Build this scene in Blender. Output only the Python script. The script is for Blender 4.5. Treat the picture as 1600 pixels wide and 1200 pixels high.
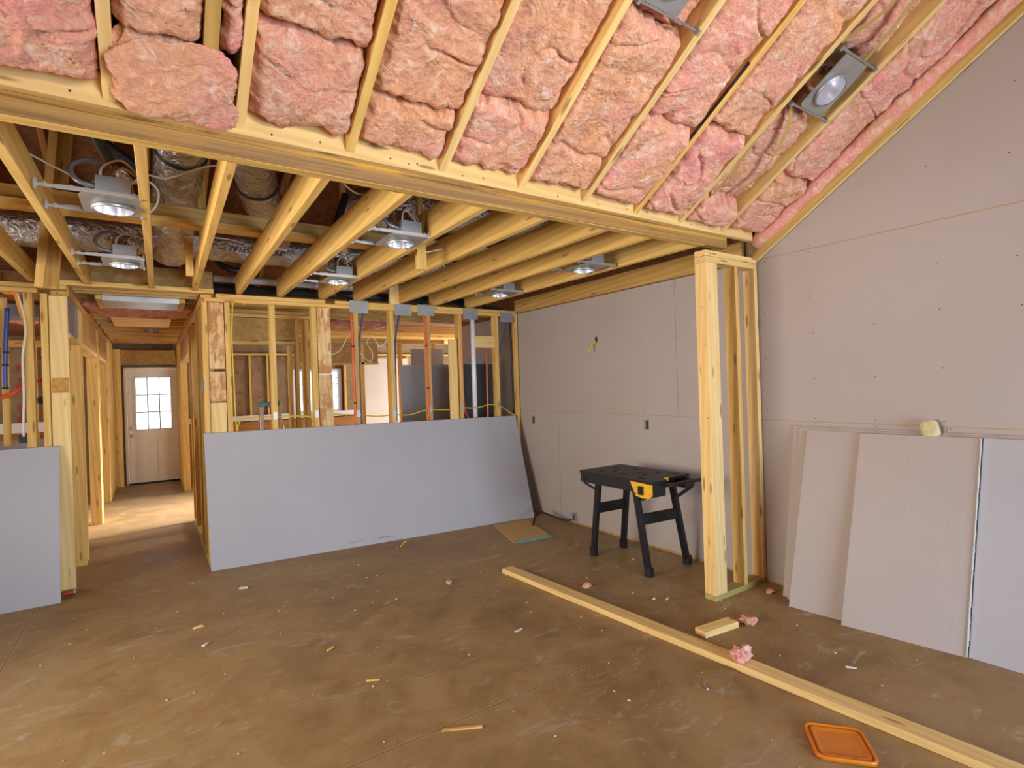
import bpy, bmesh, math, random
from mathutils import Vector, Matrix, noise
random.seed(7)
S = bpy.context.scene
COL = S.collection
for o in list(bpy.data.objects):
    bpy.data.objects.remove(o)

# ------------------------------------------------------------------ camera
CAMH = 1.5736
cam = bpy.data.objects.new('camera', bpy.data.cameras.new('camera'))
COL.objects.link(cam)
cam.data.sensor_width = 36.0
cam.data.lens = 840.0 / 1600 * 36.0
cam.data.clip_start = 0.05
cr = Vector((0.82983669, -0.55706523, -0.03239433)); cu = Vector((0.02689612, -0.01805523, 0.99947517)); cf = Vector((0.55735775, 0.83027245, 0.0))
m = Matrix((cr, cu, -cf)).transposed().to_4x4()
m.translation = Vector((0, 0, CAMH))
cam.matrix_world = m
S.camera = cam

# ------------------------------------------------------------------ world, exposure, large lights
S.view_settings.view_transform = 'Standard'
S.view_settings.look = 'None'
S.view_settings.gamma = 1
S.view_settings.use_curve_mapping = False
S.view_settings.exposure = -0.10
world = bpy.data.worlds.new('sky'); S.world = world; world.use_nodes = True
bg = world.node_tree.nodes['Background']
bg.inputs[0].default_value = (0.86, 0.93, 1.0, 1); bg.inputs[1].default_value = 3.5

def area(name, loc, target, sx, sy, power, color, spread=math.pi):
    L = bpy.data.lights.new(name, 'AREA'); L.shape = 'RECTANGLE'; L.size = sx; L.size_y = sy
    L.energy = power; L.color = color; L.spread = spread
    o = bpy.data.objects.new(name, L); COL.objects.link(o)
    o.location = loc
    d = Vector(target) - Vector(loc)
    o.rotation_euler = d.to_track_quat('-Z', 'Y').to_euler()
    return o
# daylight through the house openings, plus added lamps for vault, hall floor, left room
area('daylight_rear_opening', (2.2, -3.05, 0.85), (1.2, 5, 0.4), 2.4, 1.4, 120, (0.48, 0.70, 1.0), math.radians(120))
area('daylight_left_window', (-2.93, 3.1, 1.4), (3.8, 2.3, 1.3), 2.4, 1.6, 84, (1.0, 0.91, 0.80), math.radians(110))
area('vault_fill_lamp', (2.2, -3.05, 2.15), (1.3, 1.6, 2.9), 2.6, 0.5, 30, (1.0, 0.86, 0.70), math.radians(70))  # added lamp to brighten the vaulted ceiling; there is no gable window
area('daylight_bedroom_window', (6.93, 9.1, 1.55), (-1, 9.0, 0.4), 1.9, 1.2, 260, (1.0, 0.97, 0.93))
area('hall_floor_beam_lamp', (6.93, 9.3, 1.9), (-0.1, 8.6, 0.0), 1.2, 1.0, 115, (1.0, 0.96, 0.90), math.radians(26))  # added narrow lamp that throws the bright patch on the hall floor
area('left_room_fill_lamp', (-3.9, 8.0, 1.5), (0, 8.0, 1.2), 1.4, 1.2, 45, (1.0, 0.95, 0.88))  # added fill for the rooms left of the hall, no window known

# ------------------------------------------------------------------ material helpers
def new_mat(name):
    mt = bpy.data.materials.new(name); mt.use_nodes = True
    nt = mt.node_tree
    return mt, nt, nt.nodes['Principled BSDF']
def N(nt, t, **kw):
    n = nt.nodes.new(t)
    for k, v in kw.items():
        setattr(n, k, v)
    return n
def L(nt, a, b):
    nt.links.new(a, b)
def ramp(nt, fac, stops):
    r = N(nt, 'ShaderNodeValToRGB')
    el = r.color_ramp.elements
    while len(el) < len(stops): el.new(0.5)
    for e, (p, c) in zip(el, stops):
        e.position = p; e.color = (c[0], c[1], c[2], 1) if not isinstance(c, (int, float)) else (c, c, c, 1)
    L(nt, fac, r.inputs[0]); return r.outputs[0]
def mixc(nt, fac, a, b, mode='MIX'):
    n = N(nt, 'ShaderNodeMix', data_type='RGBA', blend_type=mode)
    def put(s, v):
        if isinstance(v, (tuple, list)): s.default_value = (v[0], v[1], v[2], 1)
        elif isinstance(v, (int, float)): s.default_value = v
        else: L(nt, v, s)
    put(n.inputs[0], fac); put(n.inputs[6], a); put(n.inputs[7], b)
    return n.outputs[2]
def math_(nt, op, a, b=0.0, c=None):
    n = N(nt, 'ShaderNodeMath', operation=op)
    for i, v in enumerate((a, b) if c is None else (a, b, c)):
        if isinstance(v, (int, float)): n.inputs[i].default_value = v
        else: L(nt, v, n.inputs[i])
    return n.outputs[0]
def coords(nt, scale=(1, 1, 1), rnd=True, kind='Object'):
    tc = N(nt, 'ShaderNodeTexCoord'); out = tc.outputs[kind]
    if rnd:
        oi = N(nt, 'ShaderNodeObjectInfo')
        cmb = N(nt, 'ShaderNodeCombineXYZ')
        for i, k in enumerate((37.0, 53.0, 71.0)):
            L(nt, math_(nt, 'MULTIPLY', oi.outputs['Random'], k), cmb.inputs[i])
        ad = N(nt, 'ShaderNodeVectorMath', operation='ADD'); L(nt, out, ad.inputs[0]); L(nt, cmb.outputs[0], ad.inputs[1]); out = ad.outputs[0]
    mp = N(nt, 'ShaderNodeMapping'); mp.inputs['Scale'].default_value = scale
    L(nt, out, mp.inputs[0]); return mp.outputs[0]
def noise_(nt, vec, scale, detail=4, rough=0.55, dist=0.0):
    n = N(nt, 'ShaderNodeTexNoise'); n.inputs['Scale'].default_value = scale; n.inputs['Detail'].default_value = detail
    n.inputs['Roughness'].default_value = rough; n.inputs['Distortion'].default_value = dist
    L(nt, vec, n.inputs['Vector']); return n
def bump(nt, p, h, strength, dist=0.01):
    b = N(nt, 'ShaderNodeBump'); b.inputs['Strength'].default_value = strength; b.inputs['Distance'].default_value = dist
    L(nt, h, b.inputs['Height']); L(nt, b.outputs[0], p.inputs['Normal'])

def wood_mat(name, light, dark, knot=(0.20, 0.085, 0.02), stain=None, grain=26.0):
    mt, nt, p = new_mat(name)
    v = coords(nt, (0.55, 9, 9))
    n1 = noise_(nt, v, 1.6, 5, 0.6, 0.6)
    w = N(nt, 'ShaderNodeTexWave'); w.wave_type = 'BANDS'; w.bands_direction = 'DIAGONAL'
    w.inputs['Scale'].default_value = grain / 20; w.inputs['Distortion'].default_value = 5.5; w.inputs['Detail'].default_value = 3; w.inputs['Detail Scale'].default_value = 0.8
    L(nt, v, w.inputs['Vector'])
    g = math_(nt, 'ADD', math_(nt, 'MULTIPLY', w.outputs['Fac'], 0.26), math_(nt, 'MULTIPLY', n1.outputs['Fac'], 0.78))
    c = ramp(nt, g, [(0.18, dark), (0.75, light)])
    # board to board hue
    oi = N(nt, 'ShaderNodeObjectInfo')
    tint = ramp(nt, oi.outputs['Random'], [(0.0, (0.86, 0.82, 0.74)), (0.5, (1.0, 1.0, 1.0)), (1.0, (1.06, 0.99, 0.9))])
    c = mixc(nt, 1.0, c, tint, 'MULTIPLY')
    vk = coords(nt, (1.6, 9, 9))
    vo = N(nt, 'ShaderNodeTexVoronoi'); vo.inputs['Scale'].default_value = 1.7; vo.inputs['Randomness'].default_value = 1.0
    L(nt, vk, vo.inputs['Vector'])
    kf = ramp(nt, vo.outputs['Distance'], [(0.0, 1.0), (0.10, 0.9), (0.17, 0.0)])
    c = mixc(nt, math_(nt, 'MULTIPLY', kf, 0.75), c, knot)
    if stain:
        v2 = coords(nt, (2.2, 4, 4))
        n2 = noise_(nt, v2, 1.5, 8, 0.68, 0.2)
        sf = ramp(nt, n2.outputs['Fac'], [(0.47, 0.0), (0.55, 0.9)])
        c = mixc(nt, math_(nt, 'MULTIPLY', sf, 0.8), c, stain)
    L(nt, c, p.inputs['Base Color']); p.inputs['Roughness'].default_value = 0.62
    p.inputs['Specular IOR Level'].default_value = 0.25
    bump(nt, p, n1.outputs['Fac'], 0.12, 0.004)
    return mt
M = {}
M['pine'] = wood_mat('pine', (0.80, 0.53, 0.175), (0.60, 0.34, 0.075))
M['pine_pale'] = wood_mat('pine_pale', (0.90, 0.65, 0.29), (0.74, 0.48, 0.165))
M['pine_deep'] = wood_mat('pine_deep', (0.66, 0.41, 0.13), (0.44, 0.24, 0.055))
M['pine_attic'] = wood_mat('pine_attic', (0.48, 0.24, 0.07), (0.30, 0.13, 0.03))  # darker pine, attic shade put into its colour
M['pine_stained'] = wood_mat('pine_stained', (0.82, 0.60, 0.32), (0.66, 0.40, 0.16), stain=(0.42, 0.15, 0.025))
M['treated'] = wood_mat('treated', (0.50, 0.42, 0.15), (0.34, 0.28, 0.08))
M['lvl'] = None
def lvl_mat():
    mt, nt, p = new_mat('laminated_beam')
    v = coords(nt, (0.35, 1, 34), rnd=False)
    n1 = noise_(nt, v, 1.6, 4, 0.6, 0.3)
    c = ramp(nt, n1.outputs['Fac'], [(0.38, (0.10, 0.042, 0.01)), (0.48, (0.36, 0.18, 0.032)), (0.62, (0.60, 0.34, 0.07))])
    v2 = coords(nt, (1.2, 1, 8), rnd=False)
    n2 = noise_(nt, v2, 2.0, 3)
    c = mixc(nt, ramp(nt, n2.outputs['Fac'], [(0.54, 0.0), (0.64, 0.7)]), c, (0.70, 0.34, 0.03))
    sx = N(nt, 'ShaderNodeSeparateXYZ'); L(nt, coords(nt, (1, 1, 1), rnd=False), sx.inputs[0])
    lay = ramp(nt, math_(nt, 'ADD', math_(nt, 'MULTIPLY', sx.outputs[2], 8.0), 0.5), [(0.46, 0.75), (0.50, 0.0)])
    c = mixc(nt, lay, c, mixc(nt, n1.outputs['Fac'], (0.16, 0.075, 0.02), (0.50, 0.29, 0.10)))
    L(nt, c, p.inputs['Base Color']); p.inputs['Roughness'].default_value = 0.5
    return mt
M['lvl'] = lvl_mat()
def osb_mat(name, a, b, c3):
    mt, nt, p = new_mat(name)
    v = coords(nt, (1, 1, 1), rnd=True)
    vo = N(nt, 'ShaderNodeTexVoronoi'); vo.inputs['Scale'].default_value = 26; L(nt, v, vo.inputs['Vector'])
    n = noise_(nt, v, 5, 5, 0.7, 1.5)
    k = math_(nt, 'ADD', math_(nt, 'MULTIPLY', vo.outputs['Color'], 0.45), math_(nt, 'MULTIPLY', n.outputs['Fac'], 0.6))
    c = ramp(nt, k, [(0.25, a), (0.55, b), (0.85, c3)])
    L(nt, c, p.inputs['Base Color']); p.inputs['Roughness'].default_value = 0.75
    bump(nt, p, vo.outputs['Distance'], 0.15, 0.003)
    return mt
M['osb'] = osb_mat('osb', (0.42, 0.23, 0.07), (0.56, 0.33, 0.12), (0.68, 0.44, 0.18))
M['osb_dark'] = osb_mat('roof_osb_shaded', (0.17, 0.06, 0.022), (0.26, 0.10, 0.038), (0.34, 0.15, 0.055))  # darker copy of osb with the unlit attic's shade in its colour
M['ply'] = osb_mat('plywood', (0.50, 0.30, 0.11), (0.58, 0.36, 0.14), (0.66, 0.44, 0.19))
M['ply_deep'] = osb_mat('fir_plank', (0.36, 0.19, 0.05), (0.47, 0.27, 0.075), (0.56, 0.34, 0.11))
def board_mat(name, col, var=0.04):
    mt, nt, p = new_mat(name)
    v = coords(nt, (1, 1, 1), rnd=True)
    n = noise_(nt, v, 1.1, 3, 0.5); n2 = noise_(nt, v, 220, 2, 0.6)
    a = tuple(x * (1 - var) for x in col); b = tuple(min(1, x * (1 + var)) for x in col)
    c = ramp(nt, n.outputs['Fac'], [(0.3, a), (0.7, b)])
    L(nt, c, p.inputs['Base Color']); p.inputs['Roughness'].default_value = 0.72
    p.inputs['Specular IOR Level'].default_value = 0.3
    bump(nt, p, n2.outputs['Fac'], 0.02, 0.001)
    return mt
M['drywall'] = board_mat('drywall_paper', (0.445, 0.375, 0.34))
M['drywall2'] = board_mat('drywall_paper_cool_lit', (0.44, 0.415, 0.425))  # cooler copy of the drywall paper, bluish daylight put into its colour
M['drywall_white'] = board_mat('drywall_white', (0.74, 0.72, 0.70))
M['gyp'] = board_mat('gypsum_core', (0.66, 0.68, 0.64), 0.1)
def plain(name, col, rough=0.5, metal=0.0, spec=0.5, var=0.0, vs=8):
    mt, nt, p = new_mat(name)
    if True:
        v = coords(nt, (1, 1, 1)); n = noise_(nt, v, vs, 4, 0.6)
        va = max(var, 0.03)
        c = ramp(nt, n.outputs['Fac'], [(0.3, tuple(x * (1 - va) for x in col)), (0.7, tuple(min(1, x * (1 + va)) for x in col))])
        L(nt, c, p.inputs['Base Color'])
    p.inputs['Roughness'].default_value = rough; p.inputs['Metallic'].default_value = metal
    p.inputs['Specular IOR Level'].default_value = spec
    return mt
M['galv'] = plain('galvanised_steel', (0.44, 0.435, 0.43), 0.42, 0.75, var=0.15)
M['galv_flat'] = plain('galvanised_plate', (0.33, 0.325, 0.32), 0.55, 0.45, var=0.12)
M['alu'] = plain('polished_aluminium', (0.85, 0.85, 0.86), 0.16, 1.0)
M['reflector'] = plain('satin_reflector', (0.88, 0.88, 0.93), 0.22, 0.75)
M['black'] = plain('black_plastic', (0.016, 0.014, 0.015), 0.45, spec=0.35)
M['black2'] = plain('black_slot', (0.003, 0.003, 0.003), 0.8)
M['blackrub'] = plain('black_rubber', (0.012, 0.012, 0.013), 0.5)
M['yellow'] = plain('yellow_plastic', (0.86, 0.47, 0.015), 0.4)
M['yellow_wire'] = plain('yellow_cable', (0.78, 0.52, 0.02), 0.45)
M['white_wire'] = plain('white_cable', (0.72, 0.64, 0.52), 0.5)
M['white'] = plain('white_paint', (0.80, 0.80, 0.78), 0.4)
M['pvc'] = plain('white_pvc', (0.78, 0.78, 0.80), 0.3)
M['red'] = plain('red_pex', (0.70, 0.075, 0.02), 0.35)
M['blue'] = plain('blue_pex', (0.02, 0.055, 0.24), 0.35)
M['orange'] = plain('orange_plastic', (0.66, 0.19, 0.008), 0.33, var=0.08, vs=14)
M['orange_foam'] = plain('orange_fire_foam', (0.85, 0.28, 0.02), 0.8)
M['teal'] = plain('teal_edge', (0.02, 0.32, 0.30), 0.6)
M['door'] = plain('door_paint', (0.86, 0.78, 0.64), 0.45)
M['grid'] = plain('window_grid', (0.34, 0.36, 0.32), 0.5)
M['mill_stain'] = plain('mill_stain', (0.52, 0.25, 0.04), 0.7, var=0.3, vs=30)
M['brass'] = plain('brass', (0.75, 0.7, 0.62), 0.25, 0.6)
M['tub'] = plain('grey_acrylic', (0.50, 0.47, 0.455), 0.3)
M['darkpanel'] = plain('charcoal_panel', (0.05, 0.048, 0.045), 0.55, var=0.35, vs=40)
M['green'] = plain('green_cap', (0.01, 0.11, 0.045), 0.4)
M['vinyl'] = plain('window_vinyl', (0.62, 0.68, 0.76), 0.4)
M['redtag'] = plain('red_wrapper', (0.55, 0.03, 0.03), 0.35)
M['flex'] = plain('grey_conduit', (0.30, 0.30, 0.31), 0.4, 0.6)
M['print'] = plain('grey_print', (0.30, 0.29, 0.31), 0.8)
M['ink'] = plain('dark_ink', (0.05, 0.03, 0.02), 0.8)
M['screw'] = plain('screw_black', (0.03, 0.022, 0.022), 0.6)
M['seam'] = plain('seam_tan', (0.50, 0.34, 0.15), 0.8)
M['pad'] = plain('yellowed_foam', (0.62, 0.52, 0.28), 0.8, var=0.15, vs=20)
M['chalk'] = plain('chalk_white', (0.62, 0.58, 0.52), 0.85)
M['redprint'] = plain('red_print', (0.36, 0.05, 0.02), 0.8)
def glass_mat():
    mt, nt, p = new_mat('window_glass')
    p.inputs['Base Color'].default_value = (0.95, 0.98, 1, 1); p.inputs['Roughness'].default_value = 0.0
    p.inputs['Transmission Weight'].default_value = 1.0; p.inputs['IOR'].default_value = 1.1
    return mt
M['glass'] = glass_mat()
def kraft_mat():
    mt, nt, p = new_mat('kraft_paper')
    v = coords(nt, (1, 1, 1), rnd=True)
    n = noise_(nt, v, 4, 5, 0.6, 1.0)
    c = ramp(nt, n.outputs['Fac'], [(0.3, (0.20, 0.12, 0.055)), (0.7, (0.32, 0.21, 0.10))])
    L(nt, c, p.inputs['Base Color']); p.inputs['Roughness'].default_value = 0.6
    bump(nt, p, n.outputs['Fac'], 0.6, 0.03)
    return mt
M['kraft'] = kraft_mat()
M['kraft_flange'] = plain('kraft_flange', (0.46, 0.30, 0.08), 0.6, var=0.1)
def foil_mat():
    mt, nt, p = new_mat('foil_duct')
    v = coords(nt, (1, 1, 1), rnd=True)
    n = noise_(nt, v, 9, 6, 0.62, 1.8)
    vo = N(nt, 'ShaderNodeTexVoronoi'); vo.feature = 'DISTANCE_TO_EDGE'; vo.inputs['Scale'].default_value = 22; L(nt, v, vo.inputs['Vector'])
    c = ramp(nt, n.outputs['Fac'], [(0.3, (0.50, 0.44, 0.38)), (0.7, (0.80, 0.76, 0.72))])
    L(nt, c, p.inputs['Base Color']); p.inputs['Metallic'].default_value = 0.92; p.inputs['Roughness'].default_value = 0.26
    h = math_(nt, 'ADD', n.outputs['Fac'], math_(nt, 'MULTIPLY', vo.outputs['Distance'], 0.6))
    bump(nt, p, h, 0.9, 0.03)
    return mt
M['foil'] = foil_mat()
def insul_mat():
    mt, nt, p = new_mat('pink_fibreglass')
    v = coords(nt, (1, 1, 1), rnd=True)
    big = noise_(nt, v, 2.6, 3, 0.55, 0.6)
    mid = noise_(nt, v, 11, 6, 0.65, 1.6)
    fib = noise_(nt, coords(nt, (1, 2.2, 1), rnd=True), 17, 8, 0.72, 3.5)
    oi = N(nt, 'ShaderNodeObjectInfo')
    shift = math_(nt, 'MULTIPLY', math_(nt, 'SUBTRACT', oi.outputs['Random'], 0.5), 0.09)
    k = math_(nt, 'ADD', math_(nt, 'ADD', math_(nt, 'MULTIPLY', big.outputs['Fac'], 0.62), math_(nt, 'MULTIPLY', mid.outputs['Fac'], 0.38)), shift)
    c = ramp(nt, k, [(0.33, (0.84, 0.34, 0.31)), (0.43, (0.83, 0.40, 0.29)), (0.52, (0.74, 0.39, 0.24)), (0.62, (0.83, 0.41, 0.21)), (0.72, (0.83, 0.34, 0.11))])
    f2 = ramp(nt, fib.outputs['Fac'], [(0.36, (0.84, 0.74, 0.68)), (0.62, (1.12, 1.14, 1.15))])
    c = mixc(nt, 1.0, c, f2, 'MULTIPLY')
    c = mixc(nt, ramp(nt, mid.outputs['Fac'], [(0.50, 0.0), (0.68, 0.75)]), c, (0.93, 0.68, 0.56))
    rd = noise_(nt, v, 3.7, 5, 0.7, 1.0)
    c = mixc(nt, ramp(nt, rd.outputs['Fac'], [(0.60, 0.0), (0.72, 0.7)]), c, (0.86, 0.30, 0.24))
    L(nt, c, p.inputs['Base Color']); p.inputs['Roughness'].default_value = 0.95
    p.inputs['Specular IOR Level'].default_value = 0.05
    p.inputs['Subsurface Weight'].default_value = 0.2; p.inputs['Subsurface Radius'].default_value = (1.0, 0.55, 0.4); p.inputs['Subsurface Scale'].default_value = 0.02
    h = math_(nt, 'ADD', math_(nt, 'MULTIPLY', mid.outputs['Fac'], 1.0), math_(nt, 'MULTIPLY', fib.outputs['Fac'], 0.35))
    bump(nt, p, h, 0.8, 0.02)
    return mt
M['insul'] = insul_mat()
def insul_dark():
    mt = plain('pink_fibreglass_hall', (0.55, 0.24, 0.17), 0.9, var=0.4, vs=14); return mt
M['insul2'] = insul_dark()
def floor_mat():
    mt, nt, p = new_mat('dusty_concrete')
    v = coords(nt, (1, 1, 1), rnd=False)
    a = noise_(nt, v, 0.55, 6, 0.6, 0.8); b = noise_(nt, v, 2.3, 7, 0.65, 1.2); d = noise_(nt, v, 9, 8, 0.7, 0.5); fine = noise_(nt, v, 90, 4, 0.7)
    k = math_(nt, 'ADD', math_(nt, 'MULTIPLY', a.outputs['Fac'], 0.5), math_(nt, 'MULTIPLY', b.outputs['Fac'], 0.5))
    c = ramp(nt, k, [(0.34, (0.20, 0.112, 0.040)), (0.45, (0.30, 0.186, 0.074)), (0.54, (0.375, 0.240, 0.104)), (0.66, (0.35, 0.255, 0.150))])
    c = mixc(nt, ramp(nt, d.outputs['Fac'], [(0.53, 0.0), (0.68, 0.6)]), c, (0.30, 0.14, 0.045))
    n4 = noise_(nt, coords(nt, (1, 2.4, 1), rnd=False), 3.1, 8, 0.72, 1.4)
    c = mixc(nt, ramp(nt, n4.outputs['Fac'], [(0.565, 0.0), (0.74, 0.7)]), c, (0.56, 0.49, 0.42))
    c = mixc(nt, ramp(nt, fine.outputs['Fac'], [(0.60, 0.0), (0.78, 0.35)]), c, (0.16, 0.07, 0.03))
    vo = N(nt, 'ShaderNodeTexVoronoi'); vo.inputs['Scale'].default_value = 11; L(nt, v, vo.inputs['Vector'])
    c = mixc(nt, ramp(nt, vo.outputs['Distance'], [(0.0, 0.5), (0.02, 0.4), (0.035, 0.0)]), c, (0.60, 0.48, 0.36))
    # saw-cut joints in the slab
    sx = N(nt, 'ShaderNodeSeparateXYZ'); L(nt, v, sx.inputs[0])
    wob = math_(nt, 'MULTIPLY', math_(nt, 'SUBTRACT', noise_(nt, v, 7, 4).outputs['Fac'], 0.5), 0.010)
    for ax, pos in ((1, 2.265), (0, -0.77)):
        dd = math_(nt, 'ABSOLUTE', math_(nt, 'SUBTRACT', math_(nt, 'ADD', sx.outputs[ax], wob), pos))
        f = ramp(nt, dd, [(0.0, 0.8), (0.0022, 0.7), (0.0045, 0.0)])
        c = mixc(nt, f, c, (0.13, 0.065, 0.03))
        c = mixc(nt, ramp(nt, math_(nt, 'ABSOLUTE', math_(nt, 'SUBTRACT', dd, 0.008)), [(0.0, 0.45), (0.004, 0.0)]), c, (0.56, 0.40, 0.24))
    L(nt, c, p.inputs['Base Color'])
    r = ramp(nt, b.outputs['Fac'], [(0.3, 0.42), (0.7, 0.66)])
    L(nt, r, p.inputs['Roughness']); p.inputs['Specular IOR Level'].default_value = 0.4
    bump(nt, p, math_(nt, 'ADD', d.outputs['Fac'], math_(nt, 'MULTIPLY', fine.outputs['Fac'], 0.4)), 0.18, 0.01)
    return mt
M['floor'] = floor_mat()

# ------------------------------------------------------------------ geometry helpers
def tag(o, label=None, cat=None, group=None, kind=None):
    if label: o['label'] = label
    if cat: o['category'] = cat
    if group: o['group'] = group
    if kind: o['kind'] = kind
    return o
def link(name, me, mat, parent=None, mw=None):
    o = bpy.data.objects.new(name, me); COL.objects.link(o)
    if mat and not me.materials: me.materials.append(M[mat] if isinstance(mat, str) else mat)
    if mw is not None: o.matrix_world = mw
    if parent:
        o.parent = parent
        o.matrix_parent_inverse = PM[parent.name].inverted()
    PM[o.name] = mw.copy() if mw is not None else Matrix.Identity(4)
    return o
PM = {}
def empty(name, loc, label=None, cat=None, group=None):
    o = bpy.data.objects.new(name, None); COL.objects.link(o); o.location = loc; o.empty_display_size = 0.1
    PM[o.name] = Matrix.Translation(Vector(loc))
    return tag(o, label, cat, group)
def fin(bm, name, mat, parent=None, mw=None, smooth=False):
    bmesh.ops.recalc_face_normals(bm, faces=bm.faces)
    me = bpy.data.meshes.new(name); bm.to_mesh(me); bm.free()
    if smooth:
        for p in me.polygons: p.use_smooth = True
    return link(name, me, mat, parent, mw)
def add_box(bm, lo, hi, mtx=None, bev=0.0):
    r = bmesh.ops.create_cube(bm, size=1.0)
    vs = r['verts']
    c = [(lo[i] + hi[i]) / 2 for i in range(3)]; s = [hi[i] - lo[i] for i in range(3)]
    for v in vs:
        v.co = Vector((c[0] + v.co.x * s[0], c[1] + v.co.y * s[1], c[2] + v.co.z * s[2]))
    if bev > 0:
        es = list({e for v in vs for e in v.link_edges})
        rr = bmesh.ops.bevel(bm, geom=es, offset=bev, segments=1, affect='EDGES', profile=0.5)
        vs = list({v for f in rr['faces'] for v in f.verts} | {v for v in vs if v.is_valid})
    if mtx is not None:
        bmesh.ops.transform(bm, matrix=mtx, verts=[v for v in vs if v.is_valid])
def box(name, lo, hi, mat, parent=None, bev=0.0015):
    """axis-aligned piece; its local X runs along its longest side"""
    s = [hi[i] - lo[i] for i in range(3)]; k = s.index(max(s))
    ctr = Vector([(lo[i] + hi[i]) / 2 for i in range(3)])
    rot = [Matrix.Identity(3), Matrix(((0, 0, 1), (1, 0, 0), (0, 1, 0))), Matrix(((0, 1, 0), (0, 0, 1), (1, 0, 0)))][k]
    # columns of rot: local axes in world
    ls = [s[k], s[(k + 1) % 3], s[(k + 2) % 3]]
    cols = [Vector([1.0 if i == (k + j) % 3 else 0.0 for i in range(3)]) for j in range(3)]
    mw = Matrix(cols).transposed().to_4x4(); mw.translation = ctr
    bm = bmesh.new(); b = min(bev, min(ls) * 0.2)
    add_box(bm, [-x / 2 for x in ls], [x / 2 for x in ls], bev=b)
    return fin(bm, name, mat, parent, mw)
def board(name, a, b, w, t, up, mat, parent=None, bev=0.0015):
    """oriented piece from a to b, width w across, thickness t along up"""
    a = Vector(a); b = Vector(b); x = (b - a).normalized(); up = Vector(up)
    y = up.cross(x).normalized(); z = x.cross(y)
    mw = Matrix((x, y, z)).transposed().to_4x4(); mw.translation = (a + b) / 2
    ln = (b - a).length
    bm = bmesh.new(); add_box(bm, (-ln / 2, -w / 2, -t / 2), (ln / 2, w / 2, t / 2), bev=min(bev, t * .2, w * .2))
    return fin(bm, name, mat, parent, mw)
def smooth_path(pts, n=8):
    P = [Vector(p) for p in pts]
    if len(P) < 3: return P
    out = []
    for i in range(len(P) - 1):
        p0 = P[max(i - 1, 0)]; p1 = P[i]; p2 = P[i + 1]; p3 = P[min(i + 2, len(P) - 1)]
        for k in range(n):
            t = k / n
            out.append(0.5 * ((2 * p1) + (p2 - p0) * t + (2 * p0 - 5 * p1 + 4 * p2 - p3) * t * t + (3 * p1 - p0 - 3 * p2 + p3) * t ** 3))
    out.append(P[-1]); return out
def add_tube(bm, pts, r, seg=8, caps=True, rf=None, flat=1.0):
    rings = []; prev = None
    for i, p in enumerate(pts):
        d = (pts[min(i + 1, len(pts) - 1)] - pts[max(i - 1, 0)]).normalized()
        ref = prev if prev is not None else (Vector((0, 0, 1)) if abs(d.z) < 0.9 else Vector((1, 0, 0)))
        u = (ref - d * ref.dot(d)).normalized(); v = d.cross(u); prev = u
        rr = r if rf is None else rf(i, len(pts)) * r
        rings.append([bm.verts.new(p + (u * math.cos(2 * math.pi * k / seg) * flat + v * math.sin(2 * math.pi * k / seg)) * rr) for k in range(seg)])
    for a, b in zip(rings, rings[1:]):
        for k in range(seg):
            bm.faces.new((a[k], a[(k + 1) % seg], b[(k + 1) % seg], b[k]))
    if caps:
        bm.faces.new(rings[0][::-1]); bm.faces.new(rings[-1])
def tube(name, pts, r, mat, parent=None, seg=8, n=8, rf=None, flat=1.0):
    bm = bmesh.new(); add_tube(bm, smooth_path(pts, n) if n > 1 else [Vector(p) for p in pts], r, seg, rf=rf, flat=flat)
    return fin(bm, name, mat, parent, None, True)
def prism(name, poly, ax, lo, hi, mat, parent=None):
    """poly: 2-D outline in the two other axes (cyclic order), extruded along ax"""
    bm = bmesh.new()
    def mk(p, d):
        c = [0, 0, 0]; c[ax] = d
        o = [i for i in range(3) if i != ax]; c[o[0]] = p[0]; c[o[1]] = p[1]
        return bm.verts.new(c)
    A = [mk(p, lo) for p in poly]; B_ = [mk(p, hi) for p in poly]
    bm.faces.new(A); bm.faces.new(B_[::-1])
    for i in range(len(poly)):
        j = (i + 1) % len(poly); bm.faces.new((A[i], B_[i], B_[j], A[j]))
    return fin(bm, name, mat, parent)
def boxes(name, lst, mat, parent=None):
    bm = bmesh.new()
    for lo, hi in lst: add_box(bm, lo, hi)
    return fin(bm, name, mat, parent)
def copy_tree(root, mw, label=None):
    r = root.copy(); COL.objects.link(r); r.matrix_world = mw
    if label: r['label'] = label
    base = PM[root.name]
    for ch in list(root.children):
        c = ch.copy(); COL.objects.link(c); c.parent = r
        for g in ch.children:
            d = g.copy(); COL.objects.link(d); d.parent = c
    return r

WX = 3.88          # face of the right wall
BY = 5.60          # face of the framed back wall
PY = 2.355         # face of the beam
SL = 0.641         # rise of the vaulted ceiling towards the camera
HX0, HX1 = -0.543, 0.402
TOP = 2.49
ORD = ['first', 'second', 'third', 'fourth', 'fifth', 'sixth', 'seventh', 'eighth', 'ninth', 'tenth', 'eleventh', 'twelfth', 'thirteenth']

# ------------------------------------------------------------------ the shell
def struct(o): return tag(o, kind='structure')
struct(boxes('floor', [((-4.2, -3.2, -0.12), (7.2, 11.85, 0.0))], 'floor'))

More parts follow.
